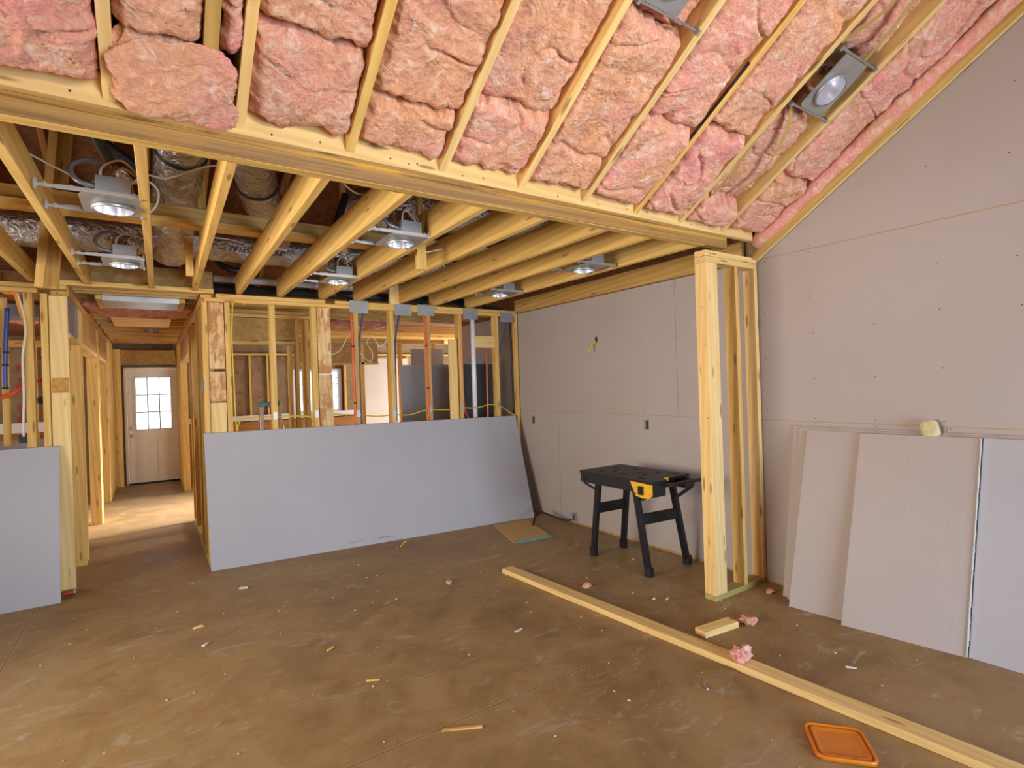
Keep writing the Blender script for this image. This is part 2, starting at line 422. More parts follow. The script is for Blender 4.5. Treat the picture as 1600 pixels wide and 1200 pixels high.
# right wall: gypsum sheets with open joints over tan framing
def rake(y): return 2.468 + SL * (2.33 - y)
def sheet_poly(y0, y1, z0, z1):
    pts = [(y0, z0), (y1, z0)]
    ys = [y1, max(min(2.33, y1), y0), y0]
    tops = []
    for y in ys:
        zt = 2.457 if y > 2.3301 else rake(y)
        tops.append((y, min(z1, zt)))
    # where the rake crosses z1
    if z1 > 2.47:
        yc = 2.33 - (z1 - 2.468) / SL
        if y0 < yc < y1: tops.append((yc, z1))
        yb = 2.33 - (z0 - 2.468) / SL
        if y0 < yb < y1 and z0 > 2.47: tops = [(yb, z0)] + [t for t in tops if t[0] < yb]; pts = [(y0, z0)]
    tops = sorted(set(tops), key=lambda t: -t[0])
    out = pts[:]
    for t in tops:
        if t not in out: out.append(t)
    return out
bm = bmesh.new()
def add_sheet(y0, y1, z0, z1):
    poly = sheet_poly(y0, y1, z0, z1)
    A = [bm.verts.new((WX, y, z)) for y, z in poly]; B_ = [bm.verts.new((WX + 0.0035, y, z)) for y, z in poly]
    bm.faces.new(A); bm.faces.new(B_[::-1])
    for i in range(len(poly)):
        j = (i + 1) % len(poly); bm.faces.new((A[i], B_[i], B_[j], A[j]))
g = 0.0028
for y0, y1 in ((1.207, 4.845), (4.845, 7.2), (-3.2, 1.207)):
    add_sheet(y0 + g / 2, y1 - g / 2, 0.014, 1.236)
for y0, y1 in ((-3.2, -0.50), (-0.50, 3.145), (3.145, 7.2)):
    add_sheet(y0 + g / 2, y1 - g / 2, 1.243, 2.457)
add_sheet(-3.2, 2.33, 2.463, 5.0)
bmesh.ops.recalc_face_normals(bm, faces=bm.faces)
wr = struct(fin(bm, 'wall_right', 'drywall'))
prism('framing', [(-3.2, 0), (7.2, 0), (7.2, 2.45), (2.42, 2.45), (2.42, 2.95), (-1.2, 5.3), (-3.2, 5.3)], 0, WX + 0.004, WX + 0.11, 'seam', wr)
scr = [(1.969, 2.482), (1.971, 2.437), (1.972, 2.125), (1.954, 1.865), (1.955, 1.541), (1.96, 1.262), (1.956, 1.222), (1.57, 1.886), (1.576, 1.547),
       (1.58, 1.262), (1.578, 1.222), (1.231, 2.208), (1.223, 1.934), (1.216, 1.586), (1.218, 1.27), (1.229, 1.226), (1.19, 1.226), (0.86, 1.91),
       (0.872, 2.176), (1.269, 2.795), (0.892, 2.737), (0.862, 3.11), (1.618, 2.805), (2.30, 2.436), (2.31, 2.049), (2.31, 1.706), (2.31, 1.316), (2.31, 1.022), (2.31, 0.58), (2.31, 0.2),
       (3.573, 2.206), (3.56, 1.93), (4.002, 1.901), (4.007, 2.195), (4.415, 1.917), (4.422, 2.188), (4.86, 2.125), (4.839, 1.851), (5.285, 2.134),
       (4.427, 0.812), (4.001, 0.927), (3.573, 0.892), (3.157, 0.974), (4.009, 0.345), (4.433, 0.255), (4.01, 0.6), (4.43, 0.5), (3.58, 0.5), (3.16, 0.5)]
for z in (2.40, 2.17, 1.942, 1.754, 1.583, 1.40): scr += [(3.158 + .012, z), (3.132, z + .01)]
for z in (1.15, 1.02, 0.892, 0.707, 0.522, 0.375, 0.188): scr += [(4.858, z), (4.832, z - .01)]
for y in (4.8, 4.4, 4.0, 3.55, 2.75): scr += [(y, 2.435), (y, 1.262), (y + .02, 1.222)]
bm = bmesh.new()
for y, z in scr:
    bmesh.ops.create_circle(bm, cap_ends=True, segments=8, radius=0.0038, matrix=Matrix.Translation((WX - 0.0006, y, z)) @ Matrix.Rotation(math.pi / 2, 4, 'Y'))
s_ = fin(bm, 'screw_head', 'screw', wr); tag(s_, kind='stuff')
box('bottom_plate', (WX - 0.006, 2.5, 0.0), (WX + 0.0, 5.5, 0.013), 'pine_deep', wr)

# enclosing walls beyond the picture, with openings for daylight
def wall_with_hole(name, ax, pos, th, u0, u1, z0, z1, holes, mat):
    lst = []
    u = u0
    for (a, b, c, d) in sorted(holes):
        lst.append((u, a, z0, z1)); lst.append((a, b, z0, c)); lst.append((a, b, d, z1)); u = b
    lst.append((u, u1, z0, z1))
    bb = []
    for a, b, c, d in lst:
        if b - a < 1e-4 or d - c < 1e-4: continue
        lo = [0, 0, c]; hi = [0, 0, d]; lo[ax] = pos; hi[ax] = pos + th; lo[1 - ax] = a; hi[1 - ax] = b
        bb.append((tuple(lo), tuple(hi)))
    return struct(boxes(name, bb, mat))
wall_with_hole('wall_rear', 1, -3.2, 0.1, -3.1, 4.0, 0, 5.0, [(0.5, 3.5, 0.08, 2.45)], 'drywall')
wall_with_hole('wall_left', 0, -3.1, 0.1, -3.2, BY, 0, 5.0, [(1.9, 4.3, 0.6, 2.2)], 'osb')
wall_with_hole('wall_hall_left', 0, -4.15, 0.1, BY, 11.8, 0, 2.6, [(7.2, 8.8, 0.8, 2.2)], 'osb')
wall_with_hole('wall_back', 1, 11.75, 0.1, -4.15, 7.1, 0, 2.64, [(-0.36, 0.42, 0.0, 2.05), (2.42, 3.42, 1.10, 2.02)], 'kraft')
wall_with_hole('wall_bedroom', 0, 7.0, 0.1, 5.6, 11.8, 0, 2.6, [(8.0, 10.2, 0.7, 2.3)], 'osb')
struct(boxes('wall_bath', [((WX + .11, 7.2, 0), (7.0, 7.3, 2.6))], 'drywall'))

# ------------------------------------------------------------------ roof above the low rooms
bm = bmesh.new()
def quad_slab(bm, pts, th):
    A = [bm.verts.new(p) for p in pts]; B_ = [bm.verts.new(Vector(p) + Vector((0, 0, th))) for p in pts]
    bm.faces.new(A); bm.faces.new(B_[::-1])
    for i in range(4):
        j = (i + 1) % 4; bm.faces.new((A[i], B_[i], B_[j], A[j]))
RZ0, RZ1 = 4.55, 2.62
def roofz(y): return RZ0 + (RZ1 - RZ0) * (y - 2.45) / (7.6 - 2.45)
quad_slab(bm, [(-4.2, 2.45, roofz(2.45)), (7.2, 2.45, roofz(2.45)), (7.2, 7.6, roofz(7.6)), (-4.2, 7.6, roofz(7.6))], 0.03)
quad_slab(bm, [(-4.2, 7.6, 2.62), (7.2, 7.6, 2.62), (7.2, 11.9, 2.62), (-4.2, 11.9, 2.62)], 0.03)
add_box(bm, (-4.2, 2.45, 2.6), (-4.1, 7.6, 4.6)); add_box(bm, (WX + .02, 2.46, 2.46), (WX + .1, 7.3, 4.6))
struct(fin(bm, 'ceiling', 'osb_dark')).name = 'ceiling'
# vaulted roof deck over the room
bm = bmesh.new()
def ceilz(y): return 2.60 + SL * (2.315 - y)
quad_slab(bm, [(-3.15, 2.40, ceilz(2.40) + 0.235), (3.99, 2.40, ceilz(2.40) + 0.235), (3.99, -1.0, ceilz(-1.0) + 0.235), (-3.15, -1.0, ceilz(-1.0) + 0.235)], 0.03)
quad_slab(bm, [(-3.15, -1.0, ceilz(-1.0) + 0.235), (3.99, -1.0, ceilz(-1.0) + 0.235), (3.99, -3.2, ceilz(-1.0) - 1.2), (-3.15, -3.2, ceilz(-1.0) - 1.2)], 0.03)
add_box(bm, (-3.15, 2.452, 2.78), (3.99, 2.47, 4.6))
add_box(bm, (-3.15, 2.452, 2.5), (-3.05, 5.6, 4.6))
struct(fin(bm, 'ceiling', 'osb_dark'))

# attic rafters above the joists, attic gloom put into their darker pine
for i, x in enumerate([-0.95, -0.6, -0.2, 0.02, 0.43, 0.86, 1.05, 1.7, 2.3, 2.9, 3.5]):
    a = (x, 2.5, roofz(2.5) - 0.075); b = (x, 7.3, roofz(7.3) - 0.075)
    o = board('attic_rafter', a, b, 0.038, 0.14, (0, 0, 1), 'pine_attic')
    tag(o, 'dark roof rafter up in the attic, %s from the left above the ceiling joists' % ORD[i], 'rafter', 'attic rafters under the dark roof deck')
# knee wall seen far back in the attic
t = empty('attic_knee_wall', (1.5, 7.0, 2.60), 'low board wall with short studs far back in the attic behind the silver duct', 'wall')
box('panel', (-1.8, 7.02, 2.61), (3.85, 7.04, 2.83), 'osb', t)
for x in (-1.2, -0.4, 0.35, 1.0, 1.7, 2.4, 3.1):
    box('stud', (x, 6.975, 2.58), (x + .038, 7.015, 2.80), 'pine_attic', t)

# ------------------------------------------------------------------ the beam
beam = empty('ceiling_beam', (0, PY, 2.485), 'long laminated wooden beam between the flat and the vaulted ceiling', 'beam')
box('laminated_beam', (-3.05, PY, 2.506), (3.50, PY + 0.056, 2.62), 'lvl', beam, 0.001)
box('bottom_strip', (-3.05, PY + 0.001, 2.501), (3.245, PY + 0.056, 2.5055), 'pine', beam, 0.001)
box('upper_beam', (-3.05, PY, 2.621), (3.86, PY + 0.056, 2.78), 'lvl', beam, 0.001)
box('ledger_board', (-3.05, 2.315, 2.583), (3.76, PY - 0.001, 2.80), 'pine_pale', beam, 0.0015)
bm = bmesh.new()
for x in [-0.38, -0.2, 0.02, 0.43, 0.62, 0.93, 1.02, 1.06, 1.30, 1.42, 1.9, 2.2, 2.44, 2.62, 3.05, 3.1]:
    bmesh.ops.create_circle(bm, cap_ends=True, segments=7, radius=0.0045, matrix=Matrix.Translation((x, 2.3142, 2.60 + random.uniform(.005, .03))) @ Matrix.Rotation(math.pi / 2, 4, 'X'))
tag(fin(bm, 'nail_head', 'screw', beam), kind='stuff')

# ------------------------------------------------------------------ ceiling joists
JS = [0.02, 0.03, 0.04, 0.06, 0.05, 0.02, -0.01, -0.05, -0.05, -0.02, -0.02]
JX = [-0.765, -0.425, 0.010, 0.325, 0.69, 1.07, 1.487, 1.865, 2.335, 2.74, 3.21]
for i, x in enumerate(JX):
    w = 0.040
    hj = 0.187 if i > 3 else 0.15; dx = JS[i]
    o = board('ceiling_joist', (x - dx / 2, PY + 0.059, 2.502 + hj / 2), (x + dx / 2, BY + 0.12, 2.502 + hj / 2), w, hj, (0, 0, 1), 'pine', None, 0.002)
    where = ['at the left edge of the view', 'left of the front-left light housing', 'right of the front-left light housing', 'next to the hanging duct', 'right of the curved duct'] + \
            ['left of the middle light housings', 'right of the middle light housings', 'with a short block on its side', 'over the metal plates', 'left of the right-hand light housings', 'nearest the right wall'][0:6]
    tag(o, 'pine ceiling joist, %s from the left, %s' % (ORD[i], where[i]), 'joist', 'ceiling joists running from the beam to the back wall')
o = box('wall_rim_board', (3.835, PY + 0.10, 2.462), (3.873, BY, 2.62), 'pine_deep')
tag(o, 'rim board on top of the right drywall in the low ceiling', 'board')
o = box('rim_header', (-0.60, 5.652, 2.535), (0.50, 5.69, 2.70), 'ply_deep')
tag(o, 'wide header plank standing above the hallway opening', 'board')
o = box('header_ledge', (-0.60, 5.602, 2.492), (0.50, 5.72, 2.533), 'pine')
tag(o, 'flat ledge board under the plank above the hallway opening', 'board')
# strongback: flat board plus standing board
t = empty('strongback', (1.0, 4.2, 2.69), 'pair of long boards lying crosswise on top of the ceiling joists', 'board')
box('flat_board', (-2.9, 4.10, 2.690), (3.0, 4.19, 2.728), 'pine', t)
box('standing_board', (-2.9, 4.195, 2.690), (3.0, 4.233, 2.83), 'pine', t)
# hangers and braces
def hanger(lo, hi, lab, mat='pine', grp='short hanger posts in the joist ceiling'):
    o = box('hanger_post', lo, hi, mat); tag(o, lab, 'post', grp)
hanger((0.302, 4.25, 2.60), (0.349, 4.285, 3.9), 'tall hanger post beside the vertical silver duct')
hanger((0.238, 4.60, 2.45), (0.285, 4.64, 3.7), 'hanger post reaching down behind the first silver duct')
hanger((1.612, 3.565, 2.42), (1.683, 3.603, 2.70), 'short block of lumber nailed to the side of a joist')
hanger((1.29, 4.28, 2.664), (1.335, 4.32, 3.6), 'post sticking up between the middle light housings')
hanger((2.19, 5.60, 2.492), (2.31, 5.64, 2.70), 'short wide block standing on the top plate between two metal plates', 'pine_pale')
hanger((1.99, 4.36, 2.95), (2.075, 4.40, 3.75), 'post high in the attic behind the front middle light')
hanger((0.19, 2.62, 2.62), (0.235, 2.66, 3.9), 'post right behind the beam by the front duct')
t = empty('roof_brace', (-0.6, 5.0, 2.40), 'pair of slanting brace boards rising into the attic at the left', 'brace')
board('thin_board', (-0.632, 4.96, 2.36), (-0.512, 4.96, 3.60), 0.05, 0.038, (0, 1, 0), 'pine', t)
board('wide_board', (-0.578, 5.0, 2.36), (-0.455, 5.0, 3.60), 0.09, 0.038, (0, 1, 0), 'pine_deep', t)

# ------------------------------------------------------------------ framed walls
def stud(parent, x0, x1, y0, y1, z0=0.038, z1=2.415, mat='pine', name='stud'):
    return box(name, (x0, y0, z0), (x1, y1, z1), mat, parent)
# back wall, right of the hallway
bw = empty('stud_wall', (2.1, BY, 0), 'open framed stud wall standing behind the long leaning drywall sheet', 'wall')
box('bottom_plate', (0.40, BY, 0), (3.87, BY + 0.089, 0.038), 'treated', bw)
box('top_plate', (0.42, BY, 2.417), (3.87, BY + 0.089, 2.453), 'pine', bw)
box('top_plate', (0.52, BY, 2.455), (1.50, BY + 0.089, 2.492), 'pine', bw)
box('top_plate', (1.60, BY, 2.455), (3.87, BY + 0.089, 2.492), 'pine', bw)
for x0, x1, mt in ((0.402, 0.442, 'pine'), (0.583, 0.625, 'pine'), (0.968, 1.016, 'pine'), (1.357, 1.405, 'pine'), (1.782, 1.825, 'pine'), (2.180, 2.224, 'pine'),
                   (2.618, 2.662, 'pine'), (3.020, 3.066, 'pine'), (3.534, 3.580, 'pine'), (3.826, 3.868, 'pine')):
    stud(bw, x0, x1, BY, BY + 0.089, mat=mt)
stud(bw, 2.90, 2.998, BY + 0.004, BY + 0.042, 0.038, 2.12, 'pine_pale', 'short_stud')
box('stained_panel', (0.446, BY + 0.010, 1.80), (0.576, BY + 0.028, 2.412), 'pine_stained', bw)
box('stained_panel', (0.446, BY + 0.010, 1.50), (0.576, BY + 0.028, 1.775), 'pine_stained', bw)
box('panel', (0.446, BY + 0.010, 0.04), (0.576, BY + 0.028, 1.49), 'pine_pale', bw)
box('stained_panel', (1.412, BY + 0.006, 1.74), (1.545, BY + 0.026, 2.412), 'pine_stained', bw)
box('stained_panel', (1.412, BY + 0.006, 0.04), (1.550, BY + 0.026, 1.735), 'pine_stained', bw)
tb = box('blocking', (3.27, BY + 0.012, 2.025), (3.532, BY + 0.05, 2.168), 'pine_pale', bw)
boxes('stamp', [((3.415, BY + .0112, 2.092), (3.425, BY + .0118, 2.10)), ((3.43, BY + .0112, 2.093), (3.50, BY + .0118, 2.099))], 'ink', bw)
# nail plates on the studs
for i, (x, z) in enumerate([(0.992, 1.34), (1.381, 1.335), (1.803, 1.315), (2.203, 1.292), (2.640, 1.32), (3.043, 1.325), (3.556, 1.33)]):
    o = boxes('nail_plate', [((x - .017, BY - 0.0018, z - .036), (x + .017, BY - 0.0002, z + .036))], 'white' if i < 3 else 'galv')
    tag(o, 'small metal nail plate over the yellow cable, %s from the left' % ORD[i], 'plate', 'nail plates on the back wall studs')
# fire plates at the top of the wall
for i, (x0, x1, z0, z1) in enumerate([(1.744, 1.943, 2.373, 2.503), (2.238, 2.437, 2.368, 2.494), (2.511, 2.712, 2.378, 2.502), (3.091, 3.288, 2.36, 2.486), (3.612, 3.809, 2.348, 2.467)]):
    bm = bmesh.new(); add_box(bm, (x0, BY - 0.006, z0), (x1, BY - 0.0035, z1))
    o = fin(bm, 'metal_plate', 'galv_flat')
    tag(o, 'square grey metal plate nailed over the top plate, %s from the left' % ORD[i], 'plate', 'metal plates on the back wall top plate')
    0 and boxes('nail', [((x0 + dx, BY - 0.0075, z0 + dz), (x0 + dx + .005, BY - 0.006, z0 + dz + .005)) for dx in (.012, x1 - x0 - .018) for dz in (.01, z1 - z0 - .015)], 'screw', o)
# back wall, left of the hallway
lw = empty('stud_wall', (-1.4, BY, 0), 'open framed stud wall left of the hallway with blue and red pipes behind', 'wall')
box('bottom_plate', (-3.0, BY, 0), (-0.545, BY + 0.089, 0.038), 'treated', lw)
box('top_plate', (-3.0, BY, 2.415), (-0.73, BY + 0.089, 2.452), 'pine', lw)
box('top_plate', (-3.0, BY, 2.454), (-0.548, BY + 0.089, 2.492), 'pine', lw)
for x0, x1 in ((-1.22, -1.18), (-0.812, -0.758), (-0.712, -0.668)):
    stud(lw, x0, x1, BY, BY + 0.089, z1=2.413)
stud(lw, -0.660, -0.545, BY + 0.002, BY + 0.04, z1=2.40, mat='pine_pale', name='corner_stud')
stud(lw, -1.00, -0.955, BY + 0.3, BY + 0.34, z0=1.2, z1=2.41)
boxes('stain', [((-0.655, BY + .0008, 1.62), (-0.55, BY + .0018, 1.74))], 'mill_stain', lw)
o = boxes('electrical_box', [((-0.865, BY + .02, 1.235), (-0.812, BY + .08, 1.30))], 'blackrub'); tag(o, 'small black electrical box nailed to the stud above the left leaning sheet', 'box')
# short wall under the beam end
sw = empty('stud_wall', (3.55, PY, 0), 'short wall stub of three posts under the beam end beside the right wall', 'wall')
box('bottom_plate', (3.245, PY, 0), (3.868, PY + 0.092, 0.040), 'treated', sw)
box('top_plate', (3.245, PY, 2.388), (3.868, PY + 0.092, 2.430), 'pine_pale', sw)
box('top_plate', (3.245, PY, 2.432), (3.868, PY + 0.092, 2.472), 'pine_pale', sw)
stud(sw, 3.245, 3.285, PY, PY + 0.092, 0.04, 2.387, 'pine_pale', 'corner_post')
stud(sw, 3.2855, 3.3325, PY, PY + 0.092, 0.04, 2.387, 'pine_pale', 'corner_post')
stud(sw, 3.333, 3.3745, PY, PY + 0.092, 0.04, 2.387, 'pine_pale', 'corner_post')
stud(sw, 3.585, 3.626, PY, PY + 0.092, 0.04, 2.387, 'pine', 'stud')
stud(sw, 3.828, 3.868, PY, PY + 0.092, 0.04, 2.387, 'pine_pale', 'stud')
bm = bmesh.new()
for k in range(9):
    for x in (3.2442,):
        bmesh.ops.create_circle(bm, cap_ends=True, segments=6, radius=0.004, matrix=Matrix.Translation((x, PY + 0.02 + 0.02 * (k % 2), 0.25 + k * 0.26)) @ Matrix.Rotation(math.pi / 2, 4, 'Y'))
for x in (3.30, 3.335, 3.36):
    bmesh.ops.create_circle(bm, cap_ends=True, segments=6, radius=0.006, matrix=Matrix.Translation((x, PY - .0006, 2.45)) @ Matrix.Rotation(math.pi / 2, 4, 'X'))
tag(fin(bm, 'nail_head', 'screw', sw), kind='stuff')

# ------------------------------------------------------------------ hallway
hl = empty('hall_stud_wall', (HX0 - .05, 8.5, 0), 'left framed wall of the hallway with three rough door openings', 'wall')
xa, xb = HX0 - 0.114, HX0
box('top_plate', (xa, BY + 0.092, 2.415), (xb, 11.70, 2.452), 'pine', hl)
box('top_plate', (xa, BY + 0.092, 2.454), (xb, 11.70, 2.490), 'pine', hl)
openings = [(5.70, 6.45), (6.72, 8.42), (8.62, 10.05)]
for i, (a, b) in enumerate(openings):
    box('header', (xa + .005, a + .04, 2.115), (xb - .012, b + .02, 2.413), ('darkpanel', 'ply', 'osb')[0 if i == 0 else 1], hl) if i else box('header', (xa + .005, a + .04, 2.115), (xb - .012, b + .02, 2.413), 'print', hl)
    box('header_plate', (xa, a + .02, 2.070), (xb, b + .02, 2.113), 'pine_pale', hl)
    box('jamb_stud', (xa, b, 0.0), (xb, b + .038, 2.068), 'pine', hl)
    box('jamb_stud', (xa, b + .04, 0.0), (xb, b + .078, 2.413), 'pine', hl)
    if b + .2 < 8.9: box('jamb_stud', (xa, b + .19, 0.0), (xb, b + .228, 2.413), 'pine', hl)
for y in (10.30, 10.55, 10.80, 11.05, 11.3, 11.55):
    box('stud', (xa, y, 0.038), (xb, y + .038, 2.413), 'pine', hl)
box('bottom_plate', (xa, 10.1, 0), (xb, 11.7, 0.036), 'treated', hl)
hr = empty('hall_stud_wall', (HX1 + .05, 8.5, 0), 'right framed wall of the hallway with open studs letting daylight through', 'wall')
xa, xb = HX1 + .001, HX1 + 0.09
box('top_plate', (xa, BY + 0.092, 2.415), (xb, 11.70, 2.452), 'pine', hr)
box('top_plate', (xa, BY + 0.092, 2.454), (xb, 11.70, 2.490), 'pine', hr)
for y in (5.70, 6.05, 6.42, 6.50, 7.30, 7.34, 7.75, 10.15, 10.19, 10.6, 11.0, 11.4, 11.66):
    box('stud', (xa, y, 0.038), (xb, y + .036, 2.413), 'pine', hr)
box('header_plate', (xa, 7.80, 2.070), (xb, 10.14, 2.113), 'pine_pale', hr)
box('header', (xa + .01, 7.80, 2.115), (xb - .01, 10.14, 2.413), 'ply', hr)
box('bottom_plate', (xa, BY + .1, 0), (xb, 7.78, 0.036), 'treated', hr)
box('bottom_plate', (xa, 10.14, 0), (xb, 11.7, 0.036), 'treated', hr)
# blue electrical box on the hallway side of the end stud
o = boxes('switch_box', [((HX1 - 0.012, BY + .03, 1.60), (HX1 + .0005, BY + .085, 1.70))], 'blue'); tag(o, 'blue switch box on the end stud at the hallway corner', 'box')
# hall ceiling framing
for i, y in enumerate((5.72, 5.86, 6.02, 6.95, 7.9, 8.5, 9.1, 9.7, 10.3, 10.9, 11.4)):
    o = box('hall_joist', (HX0 + .002, y, 2.497), (HX1 - .002, y + .038, 2.60), 'pine')
    tag(o, 'short joist across the hallway ceiling, %s from the hallway mouth' % ORD[i], 'joist', 'short joists across the hallway ceiling')
t = empty('register_boot', (-0.05, 6.4, 2.46), 'shiny sheet metal duct boot in the hallway ceiling', 'duct')
boxes('metal_panel', [((-0.35, 6.12, 2.455), (0.25, 6.62, 2.461))], 'galv', t)
boxes('metal_side', [((-0.35, 6.115, 2.461), (0.25, 6.12, 2.55))], 'galv', t); boxes('metal_side', [((-0.35, 6.62, 2.461), (0.25, 6.625, 2.55))], 'galv', t)
box('wood_cleat', (-0.40, 6.10, 2.462), (-0.353, 6.75, 2.50), 'pine', t); box('wood_cleat', (0.252, 6.10, 2.462), (0.30, 6.75, 2.50), 'pine', t)
o = boxes('attic_hatch', [((-0.36, 7.55, 2.470), (0.22, 8.45, 2.482))], 'pine_pale'); tag(o, 'pale plywood attic hatch panel in the hallway ceiling', 'hatch')
def blob_strip(name, x0, x1, y0, y1, z, mat, seed, amp=0.035, nx=40, ny=30, th=0.05):
    bm = bmesh.new(); V = []
    for j in range(ny + 1):
        row = []
        for i in range(nx + 1):
            x = x0 + (x1 - x0) * i / nx; y = y0 + (y1 - y0) * j / ny
            h = noise.noise(Vector((x * 9 + seed, y * 4, seed))) + 0.5 * noise.noise(Vector((x * 22, y * 9 + seed, 2)))
            e = min(i, nx - i, j, ny - j) / 4.0
            row.append(bm.verts.new((x, y, z - amp * h - 0.02 * min(1, e) + 0.02)))
        V.append(row)
    for j in range(ny):
        for i in range(nx): bm.faces.new((V[j][i], V[j][i + 1], V[j + 1][i + 1], V[j + 1][i]))
    r = bmesh.ops.extrude_face_region(bm, geom=bm.faces[:])
    bmesh.ops.translate(bm, vec=(0, 0, th), verts=[g_ for g_ in r['geom'] if isinstance(g_, bmesh.types.BMVert)])
    return fin(bm, name, mat, None, None, True)
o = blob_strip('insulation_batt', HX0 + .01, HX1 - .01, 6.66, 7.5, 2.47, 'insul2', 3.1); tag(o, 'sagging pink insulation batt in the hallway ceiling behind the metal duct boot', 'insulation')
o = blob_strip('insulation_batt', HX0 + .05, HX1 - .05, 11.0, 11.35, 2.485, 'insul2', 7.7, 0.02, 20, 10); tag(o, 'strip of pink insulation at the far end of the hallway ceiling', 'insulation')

# recessed light in the hall ceiling
bm = bmesh.new()
bmesh.ops.create_cone(bm, cap_ends=False, segments=24, radius1=0.09, radius2=0.09, depth=0.04, matrix=Matrix.Translation((0.02, 9.0, 2.478)))
o = fin(bm, 'light_can', 'galv', None, None, True); tag(o, 'round metal light ring in the hallway ceiling near the far door', 'light')

# the exterior door
d = struct(empty('door_1', (0.0, 11.7, 0)))
box('frame_side', (-0.40, 11.68, 0), (-0.362, 11.80, 2.06), 'door', d); box('frame_side', (0.418, 11.68, 0), (0.455, 11.80, 2.06), 'door', d)
box('frame_head', (-0.40, 11.68, 2.045), (0.455, 11.80, 2.085), 'door', d)
box('sill', (-0.36, 11.66, 0.0), (0.416, 11.80, 0.03), 'blackrub', d)
X0, X1, ZL, ZH = -0.358, 0.414, 0.035, 2.043
gx0, gx1, gz0, gz1 = -0.235, 0.30, 0.97, 1.90
boxes('door_panel', [((X0, 11.70, ZL), (gx0, 11.74, ZH)), ((gx1, 11.70, ZL), (X1, 11.74, ZH)), ((gx0, 11.70, ZL), (gx1, 11.74, gz0)), ((gx0, 11.70, gz1), (gx1, 11.74, ZH)),
                     ((-0.24, 11.696, 0.18), (-0.02, 11.70, 0.20)), ((-0.24, 11.696, 0.80), (-0.02, 11.70, 0.82)), ((-0.24, 11.696, 0.2), (-0.22, 11.70, 0.8)), ((-0.04, 11.696, 0.2), (-0.02, 11.70, 0.8)),
                     ((0.08, 11.696, 0.18), (0.30, 11.70, 0.20)), ((0.08, 11.696, 0.80), (0.30, 11.70, 0.82)), ((0.08, 11.696, 0.2), (0.10, 11.70, 0.8)), ((0.28, 11.696, 0.2), (0.30, 11.70, 0.8))], 'door', d)
gr = []
for k in (1, 2):
    x = gx0 + (gx1 - gx0) * k / 3; gr.append(((x - .009, 11.690, gz0), (x + .009, 11.715, gz1)))
    z = gz0 + (gz1 - gz0) * k / 3; gr.append(((gx0, 11.691, z - .009), (gx1, 11.714, z + .009)))
gr += [((gx0 - .02, 11.69, gz0 - .02), (gx1 + .02, 11.70, gz0 + .008)), ((gx0 - .02, 11.69, gz1 - .008), (gx1 + .02, 11.70, gz1 + .02)), ((gx0 - .02, 11.69, gz0), (gx0 + .008, 11.70, gz1)), ((gx1 - .008, 11.69, gz0), (gx1 + .02, 11.70, gz1))]
boxes('window_grid', gr[:4], 'grid', d); boxes('window_frame', gr[4:], 'white', d)
boxes('glass', [((gx0, 11.722, gz0), (gx1, 11.726, gz1))], 'glass', d)
for z in (1.01, 0.87):
    bm = bmesh.new(); bmesh.ops.create_uvsphere(bm, u_segments=14, v_segments=8, radius=0.032, matrix=Matrix.Translation((-0.305, 11.68, z)))
    fin(bm, 'door_knob', 'brass', d, None, True)
o = box('door_header', (HX0 + .02, 11.62, 2.13), (HX1 - .02, 11.66, 2.39), 'ply_deep'); tag(o, 'plywood header board above the far white door', 'board')
o = box('door_trimmer', (HX0 + .004, 11.6, 0), (HX0 + .11, 11.64, 2.40), 'pine'); tag(o, 'pine stud left of the far white door', 'stud')
o = box('door_trimmer', (HX1 + .095, 11.6, 0), (HX1 + .13, 11.64, 2.40), 'pine'); tag(o, 'pine stud right of the far white door', 'stud')

# ------------------------------------------------------------------ rooms seen through the studs
# closet partition with header
cw = empty('closet_wall', (1.0, 6.5, 0), 'inner framed partition with wide plywood header, seen through the studs', 'wall')
box('top_plate', (0.50, 6.5, 2.40), (1.55, 6.59, 2.44), 'pine', cw); box('top_plate', (0.50, 6.5, 2.445), (1.50, 6.59, 2.485), 'pine', cw)
box('header', (0.50, 6.51, 2.15), (1.385, 6.57, 2.395), 'ply_deep', cw)
box('header_plate', (0.50, 6.5, 2.105), (1.385, 6.59, 2.145), 'pine', cw)
box('stud', (1.388, 6.5, 0.0), (1.425, 6.59, 2.398), 'pine', cw); box('jamb', (1.31, 6.5, 0), (1.35, 6.59, 2.10), 'pine', cw)
box('stud', (1.50, 6.5, 0.0), (1.54, 6.59, 2.398), 'pine', cw); box('stud', (1.60, 6.5, 0.0), (1.64, 6.59, 2.398), 'pine', cw)
box('stud', (1.505, 6.65, 0.0), (1.545, 6.74, 2.398), 'pine', cw); box('stud', (1.505, 7.05, 0.0), (1.545, 7.14, 2.398), 'pine', cw)
